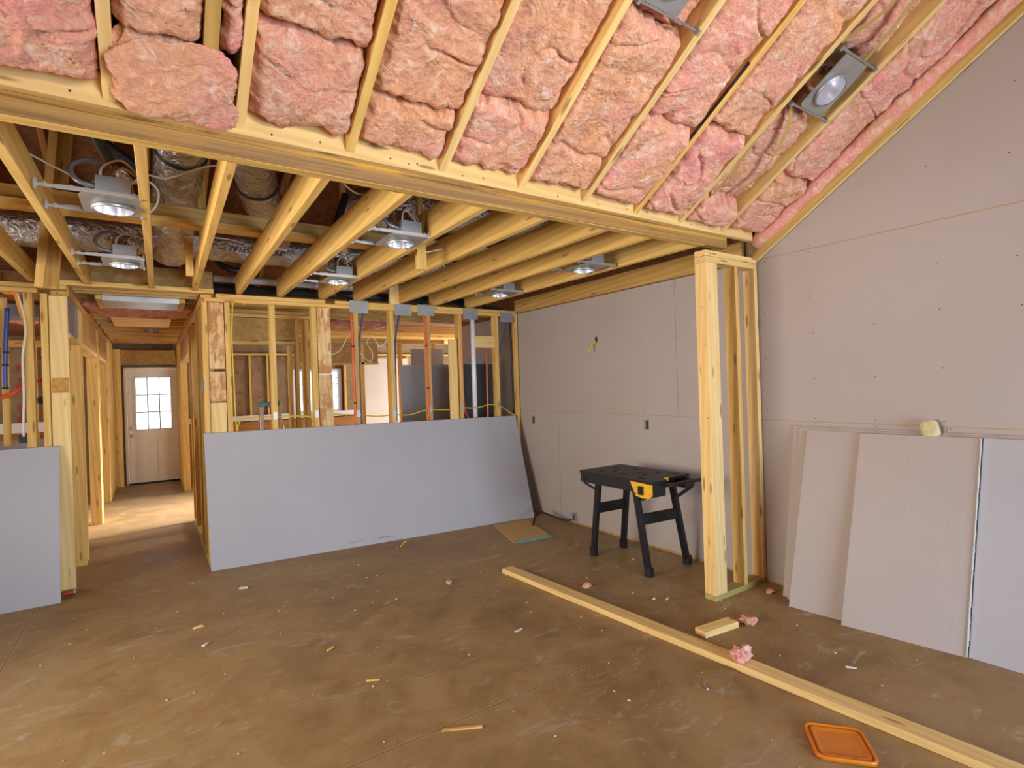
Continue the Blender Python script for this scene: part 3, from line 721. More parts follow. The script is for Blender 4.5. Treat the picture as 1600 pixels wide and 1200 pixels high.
# far exterior wall framing with kraft batts
fw = empty('exterior_stud_wall', (2.0, 11.7, 0), 'far exterior framed wall with kraft faced insulation between the studs', 'wall')
box('top_plate', (0.52, 11.62, 2.30), (6.9, 11.71, 2.34), 'pine', fw)
for x in (1.60, 1.92, 2.36, 3.46, 3.80, 4.15, 4.5, 4.9, 5.3, 5.7, 6.1, 6.5):
    box('stud', (x, 11.62, 0.0), (x + .04, 11.71, 2.30), 'pine', fw)
box('stud_pair', (1.98, 11.62, 0), (2.06, 11.71, 2.30), 'pine', fw)
for x0, x1 in ((1.2, 1.59), (1.65, 1.91), (2.07, 2.35), (3.51, 3.79), (3.85, 4.14), (4.2, 4.49)):
    box('kraft_batt', (x0, 11.66, 1.05), (x1, 11.70, 2.29), 'kraft', fw)
bm = bmesh.new()
for x, z in [(1.36, 2.22), (1.44, 2.22), (1.38, 1.95), (1.42, 1.55), (1.34, 1.55), (1.40, 1.35), (1.42, 1.12), (1.75, 1.2), (1.75, 1.45), (1.76, 2.0)]:
    add_box(bm, (x, 11.655, z), (x + .05, 11.6595, z + .035)); add_box(bm, (x, 11.655, z + .045), (x + .03, 11.6595, z + .06))
tag(fin(bm, 'printed_mark', 'redprint', fw), kind='stuff')
box('white_strip', (0.52, 11.55, 1.02), (6.9, 11.565, 1.125), 'drywall_white', fw)
box('lower_panel', (0.52, 11.58, 0), (6.9, 11.60, 1.0), 'pine_attic', fw)
# window
w1 = struct(empty('window_1', (2.92, 11.75, 1.1)))
boxes('window_frame', [((2.42, 11.70, 1.10), (2.47, 11.84, 2.02)), ((3.34, 11.70, 1.10), (3.42, 11.84, 2.02)), ((2.47, 11.70, 1.10), (3.34, 11.84, 1.15)), ((2.47, 11.70, 1.97), (3.34, 11.84, 2.02)), ((2.88, 11.72, 1.15), (2.92, 11.80, 1.97))], 'vinyl', w1)
boxes('window_grid', [((2.47, 11.76, z), (3.34, 11.77, z + .012)) for z in (1.42, 1.70, 1.82)] + [((x, 11.76, 1.15), (x + .012, 11.77, 1.97)) for x in (2.62, 2.75)], 'vinyl', w1)
boxes('glass', [((2.47, 11.79, 1.15), (3.34, 11.793, 1.97))], 'glass', w1)
# middle partitions
mw_ = empty('inner_stud_wall', (3.0, 8.3, 0), 'middle row of inner studs under a doubled top plate, seen through the back wall', 'wall')
box('top_plate', (1.75, 8.1, 2.27), (4.1, 8.19, 2.31), 'pine', mw_); box('top_plate', (1.75, 8.1, 2.315), (4.1, 8.19, 2.35), 'pine', mw_)
box('header', (1.75, 8.12, 1.98), (2.95, 8.17, 2.265), 'ply_deep', mw_); box('header_plate', (1.75, 8.1, 1.945), (2.95, 8.19, 1.978), 'pine', mw_)
for x in (2.68, 3.12, 3.30, 3.9): box('stud', (x, 8.1, 0), (x + .045, 8.19, 2.268), 'pine', mw_)
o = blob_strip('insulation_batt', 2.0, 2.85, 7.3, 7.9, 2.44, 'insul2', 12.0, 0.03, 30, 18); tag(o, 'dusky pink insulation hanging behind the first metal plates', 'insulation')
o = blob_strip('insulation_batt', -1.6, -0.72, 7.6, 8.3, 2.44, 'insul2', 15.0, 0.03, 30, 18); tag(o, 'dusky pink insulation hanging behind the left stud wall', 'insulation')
o = boxes('drywall_sheet', [((3.28, 9.95, 0), (4.2, 9.965, 2.15))], 'drywall_white'); tag(o, 'bright white wallboard panel standing in the back room right of the window', 'drywall sheet')
o = boxes('drywall_sheet', [((3.30, 7.65, 0), (3.85, 7.66, 2.16))], 'drywall'); tag(o, 'beige wallboard panel above the grey tub surround', 'drywall sheet')
for i, y in enumerate((6.3, 6.75, 7.1, 8.6, 9.2, 9.9, 10.6)):
    o = box('inner_joist', (HX1 + .1, y, 2.495), (3.87 if y < 7.4 else 6.9, y + .038, 2.60), 'pine'); tag(o, 'ceiling joist of the inner rooms seen above the studs, %s from the front' % ORD[i], 'joist', 'ceiling joists of the inner rooms')
# grey tub surround
bm = bmesh.new()
def rrect(w0, w1, z0, z1, r, n=6):
    pts = [(w0, z0), (w1, z0)]
    for (cx, cz, a0) in ((w1 - r, z1 - r, 0), (w0 + r, z1 - r, 90)):
        for k in range(n + 1):
            a = math.radians(a0 + 90 * k / n); pts.append((cx + r * math.cos(a), cz + r * math.sin(a)))
    return pts
t = empty('tub_surround', (3.25, 7.0, 0), 'grey acrylic tub surround panel with rounded corner behind the studs', 'bath')
prism('rim_panel', rrect(2.86, 3.62, 0.0, 1.885, 0.05), 1, 7.0, 7.02, 'tub', t)
prism('inner_panel', rrect(2.93, 3.62, 0.0, 1.845, 0.04), 1, 6.99, 7.0, 'tub', t)
t = empty('shower_panel', (3.56, 6.05, 0), 'black speckled panel standing behind the white drain pipe', 'panel')
box('panel', (3.25, 6.05, 0.0), (3.82, 6.07, 1.865), 'darkpanel', t)
box('top_rail', (3.25, 6.03, 1.845), (3.82, 6.05, 1.875), 'print', t); box('side_rail', (3.765, 6.03, 0.0), (3.80, 6.05, 1.84), 'print', t)
# room behind the left stud wall
lr = empty('exterior_stud_wall', (-1.5, 8.6, 0), 'kraft insulated framed wall seen through the left stud wall', 'wall')
for x in (-2.2, -1.62, -1.17, -1.02): box('stud', (x, 8.55, 0), (x + .04, 8.64, 2.2), 'pine', lr)
for x0, x1 in ((-2.15, -1.63), (-1.57, -1.18), (-1.12, -0.72)): box('kraft_batt', (x0, 8.60, 1.25), (x1, 8.64, 2.19), 'kraft', lr)
box('top_plate', (-2.6, 8.54, 2.20), (-0.70, 8.64, 2.28), 'pine', lr); box('lower_panel', (-2.6, 8.62, 0), (-0.70, 8.64, 1.17), 'pine_attic', lr)
box('white_strip', (-2.6, 8.52, 1.18), (-0.70, 8.535, 1.30), 'drywall_white', lr)
bm = bmesh.new()
for x, z in [(-1.33, 1.95), (-1.31, 1.80), (-1.33, 1.72), (-1.32, 1.48), (-1.30, 1.40), (-1.33, 1.33)]:
    add_box(bm, (x, 8.594, z), (x + .06, 8.599, z + .04)); add_box(bm, (x, 8.594, z - .03), (x + .035, 8.599, z - .01))
tag(fin(bm, 'printed_mark', 'redprint', lr), kind='stuff')
t = empty('sheet_metal_duct', (-1.1, 6.25, 2.28), 'flat grey sheet metal duct crossing behind the left stud wall', 'duct')
boxes('duct', [((-2.6, 6.2, 2.295), (-0.70, 6.5, 2.40))], 'print', t)
o = boxes('drywall_sheet', [((-2.5, 7.4, 0), (-0.70, 7.413, 1.16))], 'drywall'); tag(o, 'wallboard sheet standing in the room behind the left stud wall', 'drywall sheet')

# step ladder
t = empty('step_ladder', (1.2, 7.0, 0), 'aluminium step ladder with green top behind the stud wall', 'ladder')
box('top_cap', (1.06, 6.93, 1.395), (1.29, 7.10, 1.455), 'green', t, 0.006)
for sx, tx in ((1.03, 1.09), (1.38, 1.26)):
    board('front_rail', (sx - (.06 if sx < 1.2 else -.06), 6.70, 0.0), (tx, 6.95, 1.40), 0.03, 0.06, (0, 1, 0), 'alu', t)
    board('rear_rail', (sx + .02, 7.45, 0.0), (tx, 7.05, 1.40), 0.03, 0.02, (0, 1, 0), 'alu', t)
for k in range(1, 5):
    z = k * 0.28; f = z / 1.4; y = 6.70 + .25 * f; hw = 0.225 * (1 - f) + .09 * f
    box('step', (1.19 - hw, y - .03, z - .01), (1.19 + hw, y + .05, z + .012), 'alu', t)

# ------------------------------------------------------------------ vaulted ceiling: rafters and insulation
RX = [-0.50, -0.093, 0.314, 0.745, 1.19, 1.65, 2.09, 2.515, 2.935, 3.39]
RW = 0.038
nrm = Vector((0, SL, 1)).normalized(); dirv = Vector((0, -1, SL)).normalized()
def slope_pt(x, s, h=0.0):
    """s metres up the slope from the beam, h above the underside of the rafters"""
    return Vector((x, 2.315, 2.60)) + dirv * s + nrm * h
rlabels = ['at the far left edge', 'beside the crumpled pink batt', 'right of the crumpled pink batt', 'with a dark bark edge', 'between two deep pink bays', 'with two knots on its side',
           'half covered by fluff', 'with the dark bark streak', 'left of the tilted light fixture', 'right of the tilted light fixture']
for i, x in enumerate(RX):
    o = board('rafter', slope_pt(x, 0.002, 0.115), slope_pt(x, 3.82, 0.115), RW, 0.225, nrm, 'pine_pale' if i not in (3, 7) else 'pine')
    tag(o, 'sloping pine rafter %s, %s from the left' % (rlabels[i], ORD[i]), 'rafter', 'rafters of the vaulted ceiling')
o = board('rafter', slope_pt(0.201, 0.22, 0.100), slope_pt(0.201, 3.82, 0.100), 0.046, 0.20, nrm, 'pine_deep'); tag(o, 'extra rafter showing in the gap between two insulation batts near the top left', 'rafter')
o = board('bark_streak', slope_pt(RX[7] - .0205, 0.25, 0.012), slope_pt(RX[7] - .0205, 0.95, 0.012), 0.004, 0.02, nrm, 'ink', None, 0.0004); tag(o, 'dark bark streak along the edge of the third rafter from the right', 'bark')
# rake plate against the right wall
def rk(y, x, up=0.0): return Vector((x, y, rake(y) + up))
o = board('rake_plate', rk(2.36, 3.842, 0.024), rk(-1.0, 3.842, 0.024), 0.062, 0.038, nrm, 'pine_deep'); tag(o, 'sloping wall plate along the top edge of the right drywall', 'board')
o = board('rake_plate', rk(2.36, 3.866, 0.0), rk(-1.0, 3.866, 0.0), 0.014, 0.012, nrm, 'pine_pale'); tag(o, 'thin pale strip of wood along the top edge of the right drywall', 'board')
o = board('rafter', slope_pt(3.80, 0.03, 0.06), slope_pt(3.80, 3.82, 0.06), 0.04, 0.11, nrm, 'pine'); tag(o, 'rightmost sloping rafter tight against the gable wall', 'rafter', 'rafters of the vaulted ceiling')

def batt(name, x0, x1, s0, s1, depth, seed, bulge=0.03, label='', res=0.0064, ragged=0.045, lobes=1.0):
    """fibreglass batt between two rafters; local X across, local Y up the slope, local -Z towards the room"""
    mw = Matrix((Vector((1, 0, 0)), dirv, nrm)).transposed().to_4x4()
    org = slope_pt((x0 + x1) / 2, (s0 + s1) / 2, depth); mw.translation = org
    W_, H_ = x1 - x0, s1 - s0
    nx = max(8, int(W_ / res)); ny = max(8, int(H_ / res))
    bm = bmesh.new(); V = []
    sv = Vector((seed * 13.7, seed * 7.1, seed * 3.3))
    for j in range(ny + 1):
        row = []
        for i in range(nx + 1):
            u = -W_ / 2 + W_ * i / nx; v = -H_ / 2 + H_ * j / ny
            p = Vector((u, v, 0)) + sv
            wv = noise.noise_vector(p * 3.0) * 0.14
            q = p + wv
            lob = noise.noise(Vector((q.x * 2.6, q.y * 5.0, seed))) * 0.026 * lobes
            w2 = noise.noise_vector(q * 9.0) * 0.05
            an = 4.5 * noise.noise(q * 2.3 + Vector((5, 1, 0))); ca, sa = math.cos(an), math.sin(an)
            sx_ = q.x * ca - q.y * sa; sy_ = q.x * sa + q.y * ca
            rid = (0.35 - math.sqrt(noise.noise((q + w2) * 6.5) ** 2 + 0.003)) * 0.028
            fine_ = (0.3 - math.sqrt(noise.noise(Vector((sx_ * 9, sy_ * 26, seed))) ** 2 + 0.002)) * 0.013 + noise.noise(Vector((sx_ * 22, sy_ * 70, seed + 4))) * 0.005 + noise.noise(q * 60) * 0.0025 + noise.noise((q + w2) * 20) * 0.006
            cn = noise.noise(Vector((q.x * 1.6 + w2.x * 3, q.y * 4.4 + w2.y * 5, seed + 9)))
            crease = -0.030 * math.exp(-(cn / 0.045) ** 2) * (0.6 + noise.noise(q * 4))
            eu = min(i, nx - i) / nx * W_; ev = min(j, ny - j) / ny * H_
            edge = max(0.0, 1 - eu / 0.05); edgev = max(0.0, 1 - ev / 0.06)
            z = -(lob + rid + fine_ + crease + bulge * (1 - edge ** 2) * (1 - edgev ** 2)) + 0.022 * edge ** 2 + 0.06 * edgev ** 2 - 0.012 * edge * noise.noise(Vector((v * 20, u * 20, seed)))
            rag = ragged * noise.noise(Vector((u * 14 + seed, 3.3, seed))) * (1 if j < ny / 2 else -1) * edgev + 0.5 * ragged * noise.noise(Vector((u * 40 + seed, 1.3, seed))) * edgev
            ru = 0.35 * ragged * (noise.noise(Vector((v * 16, seed, 4.4))) + .6 * noise.noise(Vector((v * 45, seed, 8.4)))) * edge
            fl = w2 * (0.55 * (1 - edge) * (1 - edgev))
            row.append(bm.verts.new((u + ru + fl.x, v + rag + fl.y, z)))
        V.append(row)
    for j in range(ny):
        for i in range(nx): bm.faces.new((V[j][i], V[j][i + 1], V[j + 1][i + 1], V[j + 1][i]))
    # sides up to the deck
    border = [V[0][i] for i in range(nx + 1)] + [V[j][nx] for j in range(1, ny + 1)] + [V[ny][i] for i in range(nx - 1, -1, -1)] + [V[j][0] for j in range(ny - 1, 0, -1)]
    top = [bm.verts.new((b.co.x, b.co.y, 0.13)) for b in border]
    for k in range(len(border)):
        k2 = (k + 1) % len(border); bm.faces.new((border[k], border[k2], top[k2], top[k]))
    o = fin(bm, name, 'insul', None, mw, True)
    return tag(o, label, 'insulation', 'pink insulation batts between the rafters')
bays = [(-0.50 + .019, -0.093 - .019), (-0.093 + .019, 0.314 - .019), (0.314 + .019, 0.745 - .019), (0.745 + .019, 1.19 - .019), (1.19 + .019, 1.65 - .019), (1.65 + .019, 2.09 - .019),
        (2.09 + .019, 2.515 - .019), (2.515 + .019, 2.935 - .019), (2.935 + .019, 3.39 - .019), (3.39 + .019, 3.775)]
BL = ['leftmost bay of the vaulted ceiling', 'second bay with the drooping crumpled batt', 'third bay from the left', 'fourth bay from the left', 'fifth bay from the left', 'bay under the cropped light fixture',
      'seventh bay from the left', 'bay right of the bark streaked rafter', 'bay with the tilted light fixture', 'last bay beside the gable wall']
split = [1.1, 0.30, 0.42, 0.27, 0.38, 0.75, 0.55, 0.62, 0.30, 0.5]
for i, (a, b) in enumerate(bays):
    sp = split[i]; bul = [0.055, 0.03, 0.03, 0.025, 0.015, 0.03, 0.03, 0.03, -0.02, 0.035][i]
    dep = [0.03, 0.02, 0.035, 0.035, 0.05, 0.03, 0.035, 0.03, 0.06, 0.03][i]
    if i == 1:
        batt('insulation_batt', a, 0.175, 0.25, 2.2, 0.015, 21.3, 0.04, 'pink insulation batt above the crumpled one, left of the dark gap rafter')
        batt('insulation_batt', 0.228, b, 0.26, 2.2, 0.015, 22.9, 0.035, 'narrow pink insulation strip right of the dark gap rafter')
        continue
    if i == 5:
        batt('insulation_batt', a, b, 0.035, 0.93, dep, i * 1.7 + 2, bul, 'lower pink insulation batt in the bay under the cropped light fixture')
        batt('insulation_batt', a, b, 0.90, 3.0, dep + .075, i * 1.7 + 9, bul, 'upper pink insulation batt around the cropped light fixture')
        continue
    if i == 8:
        batt('insulation_batt', a, b, 0.02, 0.22, 0.035, 31.7, 0.055, 'small bright pink wad of insulation at the foot of the bay with the tilted light')
        batt('insulation_batt', a, b, 0.20, 0.83, dep, i * 1.7 + 2, bul, 'pink insulation batt below the tilted light fixture')
        batt('insulation_batt', a, b, 1.20, 3.0, dep, i * 1.7 + 9, bul, 'pink insulation batt above the tilted light fixture')
        continue
    batt('insulation_batt', a, b, 0.035, sp + .01, dep - .008, i * 1.7 + 1, bul + .012, 'lower pink insulation batt resting on the beam, %s' % BL[i])
    batt('insulation_batt', a, b, sp - .01, 3.0, dep, i * 1.7 + 5, bul, 'upper pink insulation batt, %s' % BL[i])
# drooping crumpled batt in the second bay
def crumple(name, c, ax, seed, label, cat='insulation', mat='insul', sub=5, amp=0.22, rot=None, group=None):
    bm = bmesh.new(); bmesh.ops.create_icosphere(bm, subdivisions=sub, radius=1.0)
    for v in bm.verts:
        p = v.co.copy(); q = p * 1.1 + Vector((seed, seed * 2, 0)); q += noise.noise_vector(q * 1.5) * .3
        f = 1 + amp * noise.noise(q * 1.4) + amp * 0.8 * (0.35 - abs(noise.noise(q * 3.1))) + amp * 0.35 * (0.3 - abs(noise.noise(q * 8)))
        # squarer than an ellipsoid
        s_ = (abs(p.x) ** 3 + abs(p.y) ** 3 + abs(p.z) ** 3) ** (-1 / 3)
        p = p * s_ * f
        v.co = Vector((p.x * ax[0], p.y * ax[1], p.z * ax[2]))
    mw = (rot.to_4x4() if rot else Matrix.Identity(4)); mw.translation = Vector(c)
    o = fin(bm, name, mat, None, mw, True)
    return tag(o, label, cat, group)
slope_rot = Matrix((Vector((1, 0, 0)), dirv, nrm)).transposed()
crumple('insulation_batt', slope_pt(0.105, 0.135, 0.0), (0.175, 0.135, 0.055), 4.2, 'crumpled pink insulation batt drooping over the beam in the second bay', rot=slope_rot, sub=6, amp=0.26)
# curling kraft flanges of the batts in the right bays
def strap(pts, w, label):
    P = smooth_path([slope_pt(*p) for p in pts], 8); bm = bmesh.new(); prev = None
    for i, p in enumerate(P):
        dd = (P[min(i + 1, len(P) - 1)] - P[max(i - 1, 0)]).normalized(); sd = dd.cross(nrm).normalized()
        a = bm.verts.new(p - sd * w / 2 + nrm * 0.004); b = bm.verts.new(p + sd * w / 2 - nrm * .004)
        if prev: bm.faces.new((prev[0], a, b, prev[1]))
        prev = (a, b)
    r = bmesh.ops.extrude_face_region(bm, geom=bm.faces[:])
    bmesh.ops.translate(bm, vec=nrm * 0.0012, verts=[g_ for g_ in r['geom'] if isinstance(g_, bmesh.types.BMVert)])
    o = fin(bm, 'paper_flange', 'kraft_flange'); tag(o, label, 'paper strip', 'kraft paper flanges of the batts')
strap([(2.99, 0.02, 0.03), (3.03, 0.3, 0.02), (2.99, 0.55, 0.015), (2.965, 0.86, 0.03)], 0.03, 'long curling kraft paper strip left below the tilted light')
strap([(3.20, 0.25, 0.03), (3.24, 0.45, 0.0), (3.17, 0.7, 0.01), (3.06, 0.86, 0.05)], 0.028, 'curling kraft paper strip right below the tilted light')
strap([(3.30, 1.10, 0.06), (3.22, 1.3, 0.0), (3.16, 1.6, 0.0), (3.2, 2.0, 0.02)], 0.04, 'kraft paper strip rising right above the tilted light')
strap([(3.0, 1.2, 0.04), (3.05, 1.4, 0.0), (3.02, 1.7, 0.0), (3.08, 2.0, 0.02)], 0.035, 'kraft paper strip rising left above the tilted light')
# pink batt squeezed along the gable wall
mwp = []
bm = bmesh.new(); pts = [Vector((3.815, 2.33 - k * 0.05, rake(2.33 - k * 0.05) + 0.10 + .012 * noise.noise(Vector((k * .5, 0, 0))))) for k in range(0, 66)]
add_tube(bm, pts, 0.055, 14, rf=lambda i, n: 1 + 0.25 * noise.noise(Vector((i * .35, 2, 0))) + .1 * noise.noise(Vector((i * 1.3, 7, 0))))
o = fin(bm, 'insulation_batt', 'insul', None, None, True); tag(o, 'rolled strip of pink insulation squeezed along the gable wall edge', 'insulation')

# ------------------------------------------------------------------ recessed light housings
def recessed(label):
    root = empty('recessed_light', (0, 0, 0), label, 'light', 'recessed light housings between the joists')
    bm = bmesh.new(); n = 32; x0, x1, y0, y1 = -0.125, 0.115, -0.17, 0.13; r = 0.083
    inner = []; outer = []
    for k in range(n):
        a = 2 * math.pi * k / n; c, s = math.cos(a), math.sin(a)
        inner.append(bm.verts.new((r * c, r * s, 0)))
        tx = (x1 if c > 0 else x0) / c if abs(c) > 1e-6 else 1e9; ty = (y1 if s > 0 else y0) / s if abs(s) > 1e-6 else 1e9
        tt = min(abs(tx), abs(ty)); outer.append(bm.verts.new((tt * c, tt * s, 0)))
    for k in range(n):
        k2 = (k + 1) % n; bm.faces.new((inner[k], inner[k2], outer[k2], outer[k]))
    rr = bmesh.ops.extrude_face_region(bm, geom=bm.faces[:])
    bmesh.ops.translate(bm, vec=(0, 0, 0.004), verts=[g_ for g_ in rr['geom'] if isinstance(g_, bmesh.types.BMVert)])
    fin(bm, 'mounting_plate', 'galv', root)
    bm = bmesh.new()
    def lathe(prof, seg=32):
        rings = [[bm.verts.new((rad * math.cos(2 * math.pi * k / seg), rad * math.sin(2 * math.pi * k / seg), z)) for k in range(seg)] for rad, z in prof]
        for a, b in zip(rings, rings[1:]):
            for k in range(seg): bm.faces.new((a[k], a[(k + 1) % seg], b[(k + 1) % seg], b[k]))
    lathe([(0.083, -0.018), (0.0835, 0.07), (0.078, 0.15), (0.05, 0.19), (0.001, 0.195)])
    fin(bm, 'can', 'alu', root, None, True)
    bm = bmesh.new(); lathe([(0.081, -0.016), (0.076, 0.05), (0.06, 0.10), (0.03, 0.115), (0.001, 0.116)])
    fin(bm, 'reflector', 'reflector', root, None, True)
    bm = bmesh.new(); lathe([(0.083, -0.019), (0.089, -0.017), (0.089, 0.0), (0.083, 0.0)])
    fin(bm, 'rim', 'galv', root, None, True)
    jb = empty('junction_box', (0, 0, 0)); jb.name = 'junction_box'
    bm = bmesh.new(); add_box(bm, (-0.06, -0.168, 0.012), (0.075, -0.10, 0.095), bev=0.002); add_box(bm, (-0.062, -0.170, 0.006), (0.077, -0.166, 0.02))
    bpy.data.objects.remove(jb); fin(bm, 'junction_box', 'galv_flat', root)
    for y in (-0.178, 0.138):
        bm = bmesh.new(); add_box(bm, (-0.268, y - .004, 0.004), (0.115, y + .004, 0.018)); add_box(bm, (-0.273, y - .012, -0.006), (-0.260, y + .012, 0.034)); add_box(bm, (0.105, y - .012, -0.006), (0.118, y + .012, 0.034))
        add_box(bm, (-0.20, y - .006, 0.001), (0.115, y - .002, 0.021))
        for kx in (-0.24, -0.15, 0.08): add_box(bm, (kx, y - .008, 0.008), (kx + .012, y + .006, 0.024))
        fin(bm, 'hanger_bar', 'galv', root)
    tube('conduit', [(-0.06, -0.13, 0.05), (-0.13, -0.13, 0.07), (-0.15, -0.10, 0.14), (-0.09, -0.04, 0.20), (-0.02, 0.0, 0.19)], 0.011, 'flex', root, 8)
    tube('cable', [(-0.04, -0.14, 0.095), (-0.03, -0.13, 0.15), (0.04, -0.10, 0.20), (0.10, -0.02, 0.17)], 0.005, 'white_wire', root, 6)
    tube('cable', [(0.055, -0.14, 0.095), (0.03, -0.14, 0.13), (0.05, -0.10, 0.165), (0.11, -0.05, 0.14)], 0.005, 'white_wire', root, 6)
    return root
proto = recessed('recessed light housing in the low ceiling, nearest left one')
spots = [(-0.128, 3.26, 2.502, 'recessed light housing in the left bay, nearer one with looping white cables'), (-0.13, 4.62, 2.502, 'recessed light housing in the left bay, farther one near the hallway header'),
         (1.35, 3.24, 2.502, 'recessed light housing in the middle bay, nearer one'), (1.352, 4.63, 2.502, 'recessed light housing in the middle bay, farther one near the metal plates'),
         (2.99, 3.34, 2.502, 'recessed light housing in the right bay, nearer one'), (3.01, 4.66, 2.502, 'recessed light housing in the right bay, farther one')]
protoM = proto.matrix_world.copy()
vaultspots = [(1.80, 1.10, 0.0, 'recessed light housing in the vaulted ceiling cut off by the top of the picture'), (3.17, 1.01, 0.0, 'tilted recessed light housing between the sloping rafters at upper right')]
for i, (x, y, z, lab) in enumerate(spots[1:]):
    r_ = copy_tree(proto, Matrix.Translation((x, y, z)), lab)
    if x > 2.5:
        for ch in r_.children:
            if ch.name.startswith('hanger_bar'): ch.location.x += 0.06
for x, s_, h_, lab in vaultspots:
    mwv = Matrix((Vector((1, 0, 0)), dirv, nrm)).transposed().to_4x4(); mwv.translation = slope_pt(x, s_, 0.004)
    # junction box towards the beam side
    rr_ = copy_tree(proto, mwv @ Matrix.Rotation(math.pi, 4, 'Z'), lab); rr_['group'] = 'recessed light housings in the vaulted ceiling'
    for ch in rr_.children:
        if ch.name.startswith('hanger_bar'): ch.location.x += -0.01 if x < 3 else 0.065
proto.matrix_world = Matrix.Translation(spots[0][:3]); proto['label'] = spots[0][3]

# ------------------------------------------------------------------ ducts, pipes and cables above the joists
def duct(name, pts, r, label, straps=(), mat='foil', seed=0.0, group=None):
    root = empty(name, pts[0], label, 'duct', group)
    P = smooth_path(pts, 14); bm = bmesh.new()
    add_tube(bm, P, r, 28, rf=lambda i, n: 1 + 0.035 * math.sin(i * 1.9 + seed) + 0.05 * noise.noise(Vector((i * .6, seed, 0))))
    for v in bm.verts: v.co += noise.noise_vector(v.co * 14 + Vector((seed, 0, 0))) * 0.006
    fin(bm, 'foil_sleeve', mat, root, None, True)
    for k in straps:
        i = int(k * (len(P) - 1)); dd = (P[min(i + 1, len(P) - 1)] - P[max(i - 1, 0)]).normalized()
        bm = bmesh.new(); add_tube(bm, [P[i] - dd * 0.012, P[i] + dd * 0.012], r * 1.06, 28, True)
        fin(bm, 'strap', 'blackrub', root, None, True)
    return root
dh = duct('flexible_duct', [(-3.0, 5.28, 2.83), (-1.0, 5.28, 2.83), (0.2, 5.28, 2.85), (1.0, 5.28, 2.85), (2.2, 5.2, 2.86), (3.2, 5.3, 2.84)], 0.125, 'long silver foil duct running crosswise above the ceiling joists', (), 'foil', 1.0)
duct('flexible_duct', [(0.21, 2.75, 3.20), (0.205, 3.6, 3.20), (0.19, 4.25, 3.02), (0.165, 4.7, 2.80), (0.15, 4.98, 2.72)], 0.145, 'silver foil duct dropping between the joists right of the near left light', (0.38,), 'foil', 3.0)
duct('flexible_duct', [(0.42, 2.8, 3.05), (0.56, 3.7, 3.12), (0.70, 4.3, 3.06), (0.93, 5.0, 2.92)], 0.14, 'curved silver foil duct with black straps, second behind the beam', (0.12, 0.6), 'foil', 5.0)
duct('flexible_duct', [(1.55, 4.9, 3.2), (2.2, 4.5, 3.20), (2.8, 4.35, 3.18), (3.5, 4.3, 3.2)], 0.20, 'bulging foil duct high behind the middle joists', (), 'foil', 8.0)
duct('flexible_duct', [(1.15, 5.35, 2.80), (1.6, 5.35, 2.78), (2.1, 5.45, 2.72)], 0.07, 'short crumpled foil duct behind the far middle light', (), 'foil', 11.0)
# mirrored lettering on the crosswise duct
def duct_text(txt, x, y0, z0, r, size, flip):
    cu_ = bpy.data.curves.new('printed_lettering', 'FONT'); cu_.body = txt; cu_.size = size; cu_.align_x = 'CENTER'
    to = bpy.data.objects.new('tmp', cu_); COL.objects.link(to)
    dg = bpy.context.evaluated_depsgraph_get(); me = bpy.data.meshes.new_from_object(to.evaluated_get(dg)); bpy.data.objects.remove(to)
    for v in me.vertices:
        a = math.radians(186) + (v.co.y * (1 if flip else -1)) / r
        v.co = Vector((x + v.co.x, y0 + (r + .006) * math.cos(a), z0 + (r + .006) * math.sin(a)))
    me.materials.clear(); o = link('printed_lettering', me, 'ink', dh); return o
duct_text('CERTAI', -0.12, 5.28, 2.835, 0.131, 0.075, True)
duct_text('SAVED R10 SYS', 0.80, 5.28, 2.85, 0.131, 0.065, True)
# drain pipes at the back
o = tube('drain_pipe', [(0.53, 5.9, 2.685), (3.6, 5.9, 2.70)], 0.032, 'pvc', None, 16, 1); tag(o, 'white plastic pipe lying level above the back top plate', 'pipe')
o = tube('drain_pipe', [(0.53, 5.95, 2.60), (3.6, 5.95, 2.62)], 0.045, 'blackrub', None, 16, 1); tag(o, 'black pipe lying below the level white pipe', 'pipe')
o = tube('drain_pipe', [(3.25, 5.66, 1.0), (3.25, 5.66, 2.50)], 0.029, 'pvc', None, 18, 1); tag(o, 'vertical white plastic drain pipe in the back stud wall', 'pipe')
bm = bmesh.new(); bmesh.ops.create_uvsphere(bm, u_segments=16, v_segments=8, radius=1)
bm.free()
o = tube('flexible_duct', [(0.55, 5.9, 2.86), (0.63, 5.88, 2.80), (0.73, 5.88, 2.775), (0.85, 5.88, 2.80), (0.93, 5.9, 2.88)], 0.03, 'blackrub', None, 10); tag(o, 'black duct collar sagging under the crosswise duct', 'duct')
for i, (pts, lab) in enumerate([([(1.78, 5.70, 2.46), (1.78, 5.75, 2.54), (1.73, 5.9, 2.60), (1.6, 6.0, 2.62)], 'black hose bending over the top plate at the first metal plate'),
                 ([(2.63, 5.70, 2.46), (2.62, 5.75, 2.54), (2.55, 5.9, 2.60), (2.4, 6.0, 2.62)], 'black hose bending over the top plate at the third metal plate'),
                 ([(3.15, 5.70, 2.46), (3.13, 5.75, 2.54), (3.0, 5.9, 2.62), (2.85, 6.0, 2.62)], 'black hose bending over the top plate at the fourth metal plate'),
                 ([(3.74, 5.70, 2.46), (3.72, 5.75, 2.52), (3.65, 5.8, 2.55), (3.55, 5.9, 2.56)], 'black hose bending over the top plate at the last metal plate')]):
    o = tube('hose', pts, 0.02, 'blackrub', None, 10); tag(o, lab, 'hose', 'black hoses over the top plate')
o = tube('vent_hose', [(-0.35, 3.3, 3.25), (-0.15, 4.0, 2.95), (0.0, 4.4, 2.80)], 0.03, 'blackrub', None, 10); tag(o, 'black hose crossing the attic behind the near left light', 'hose')
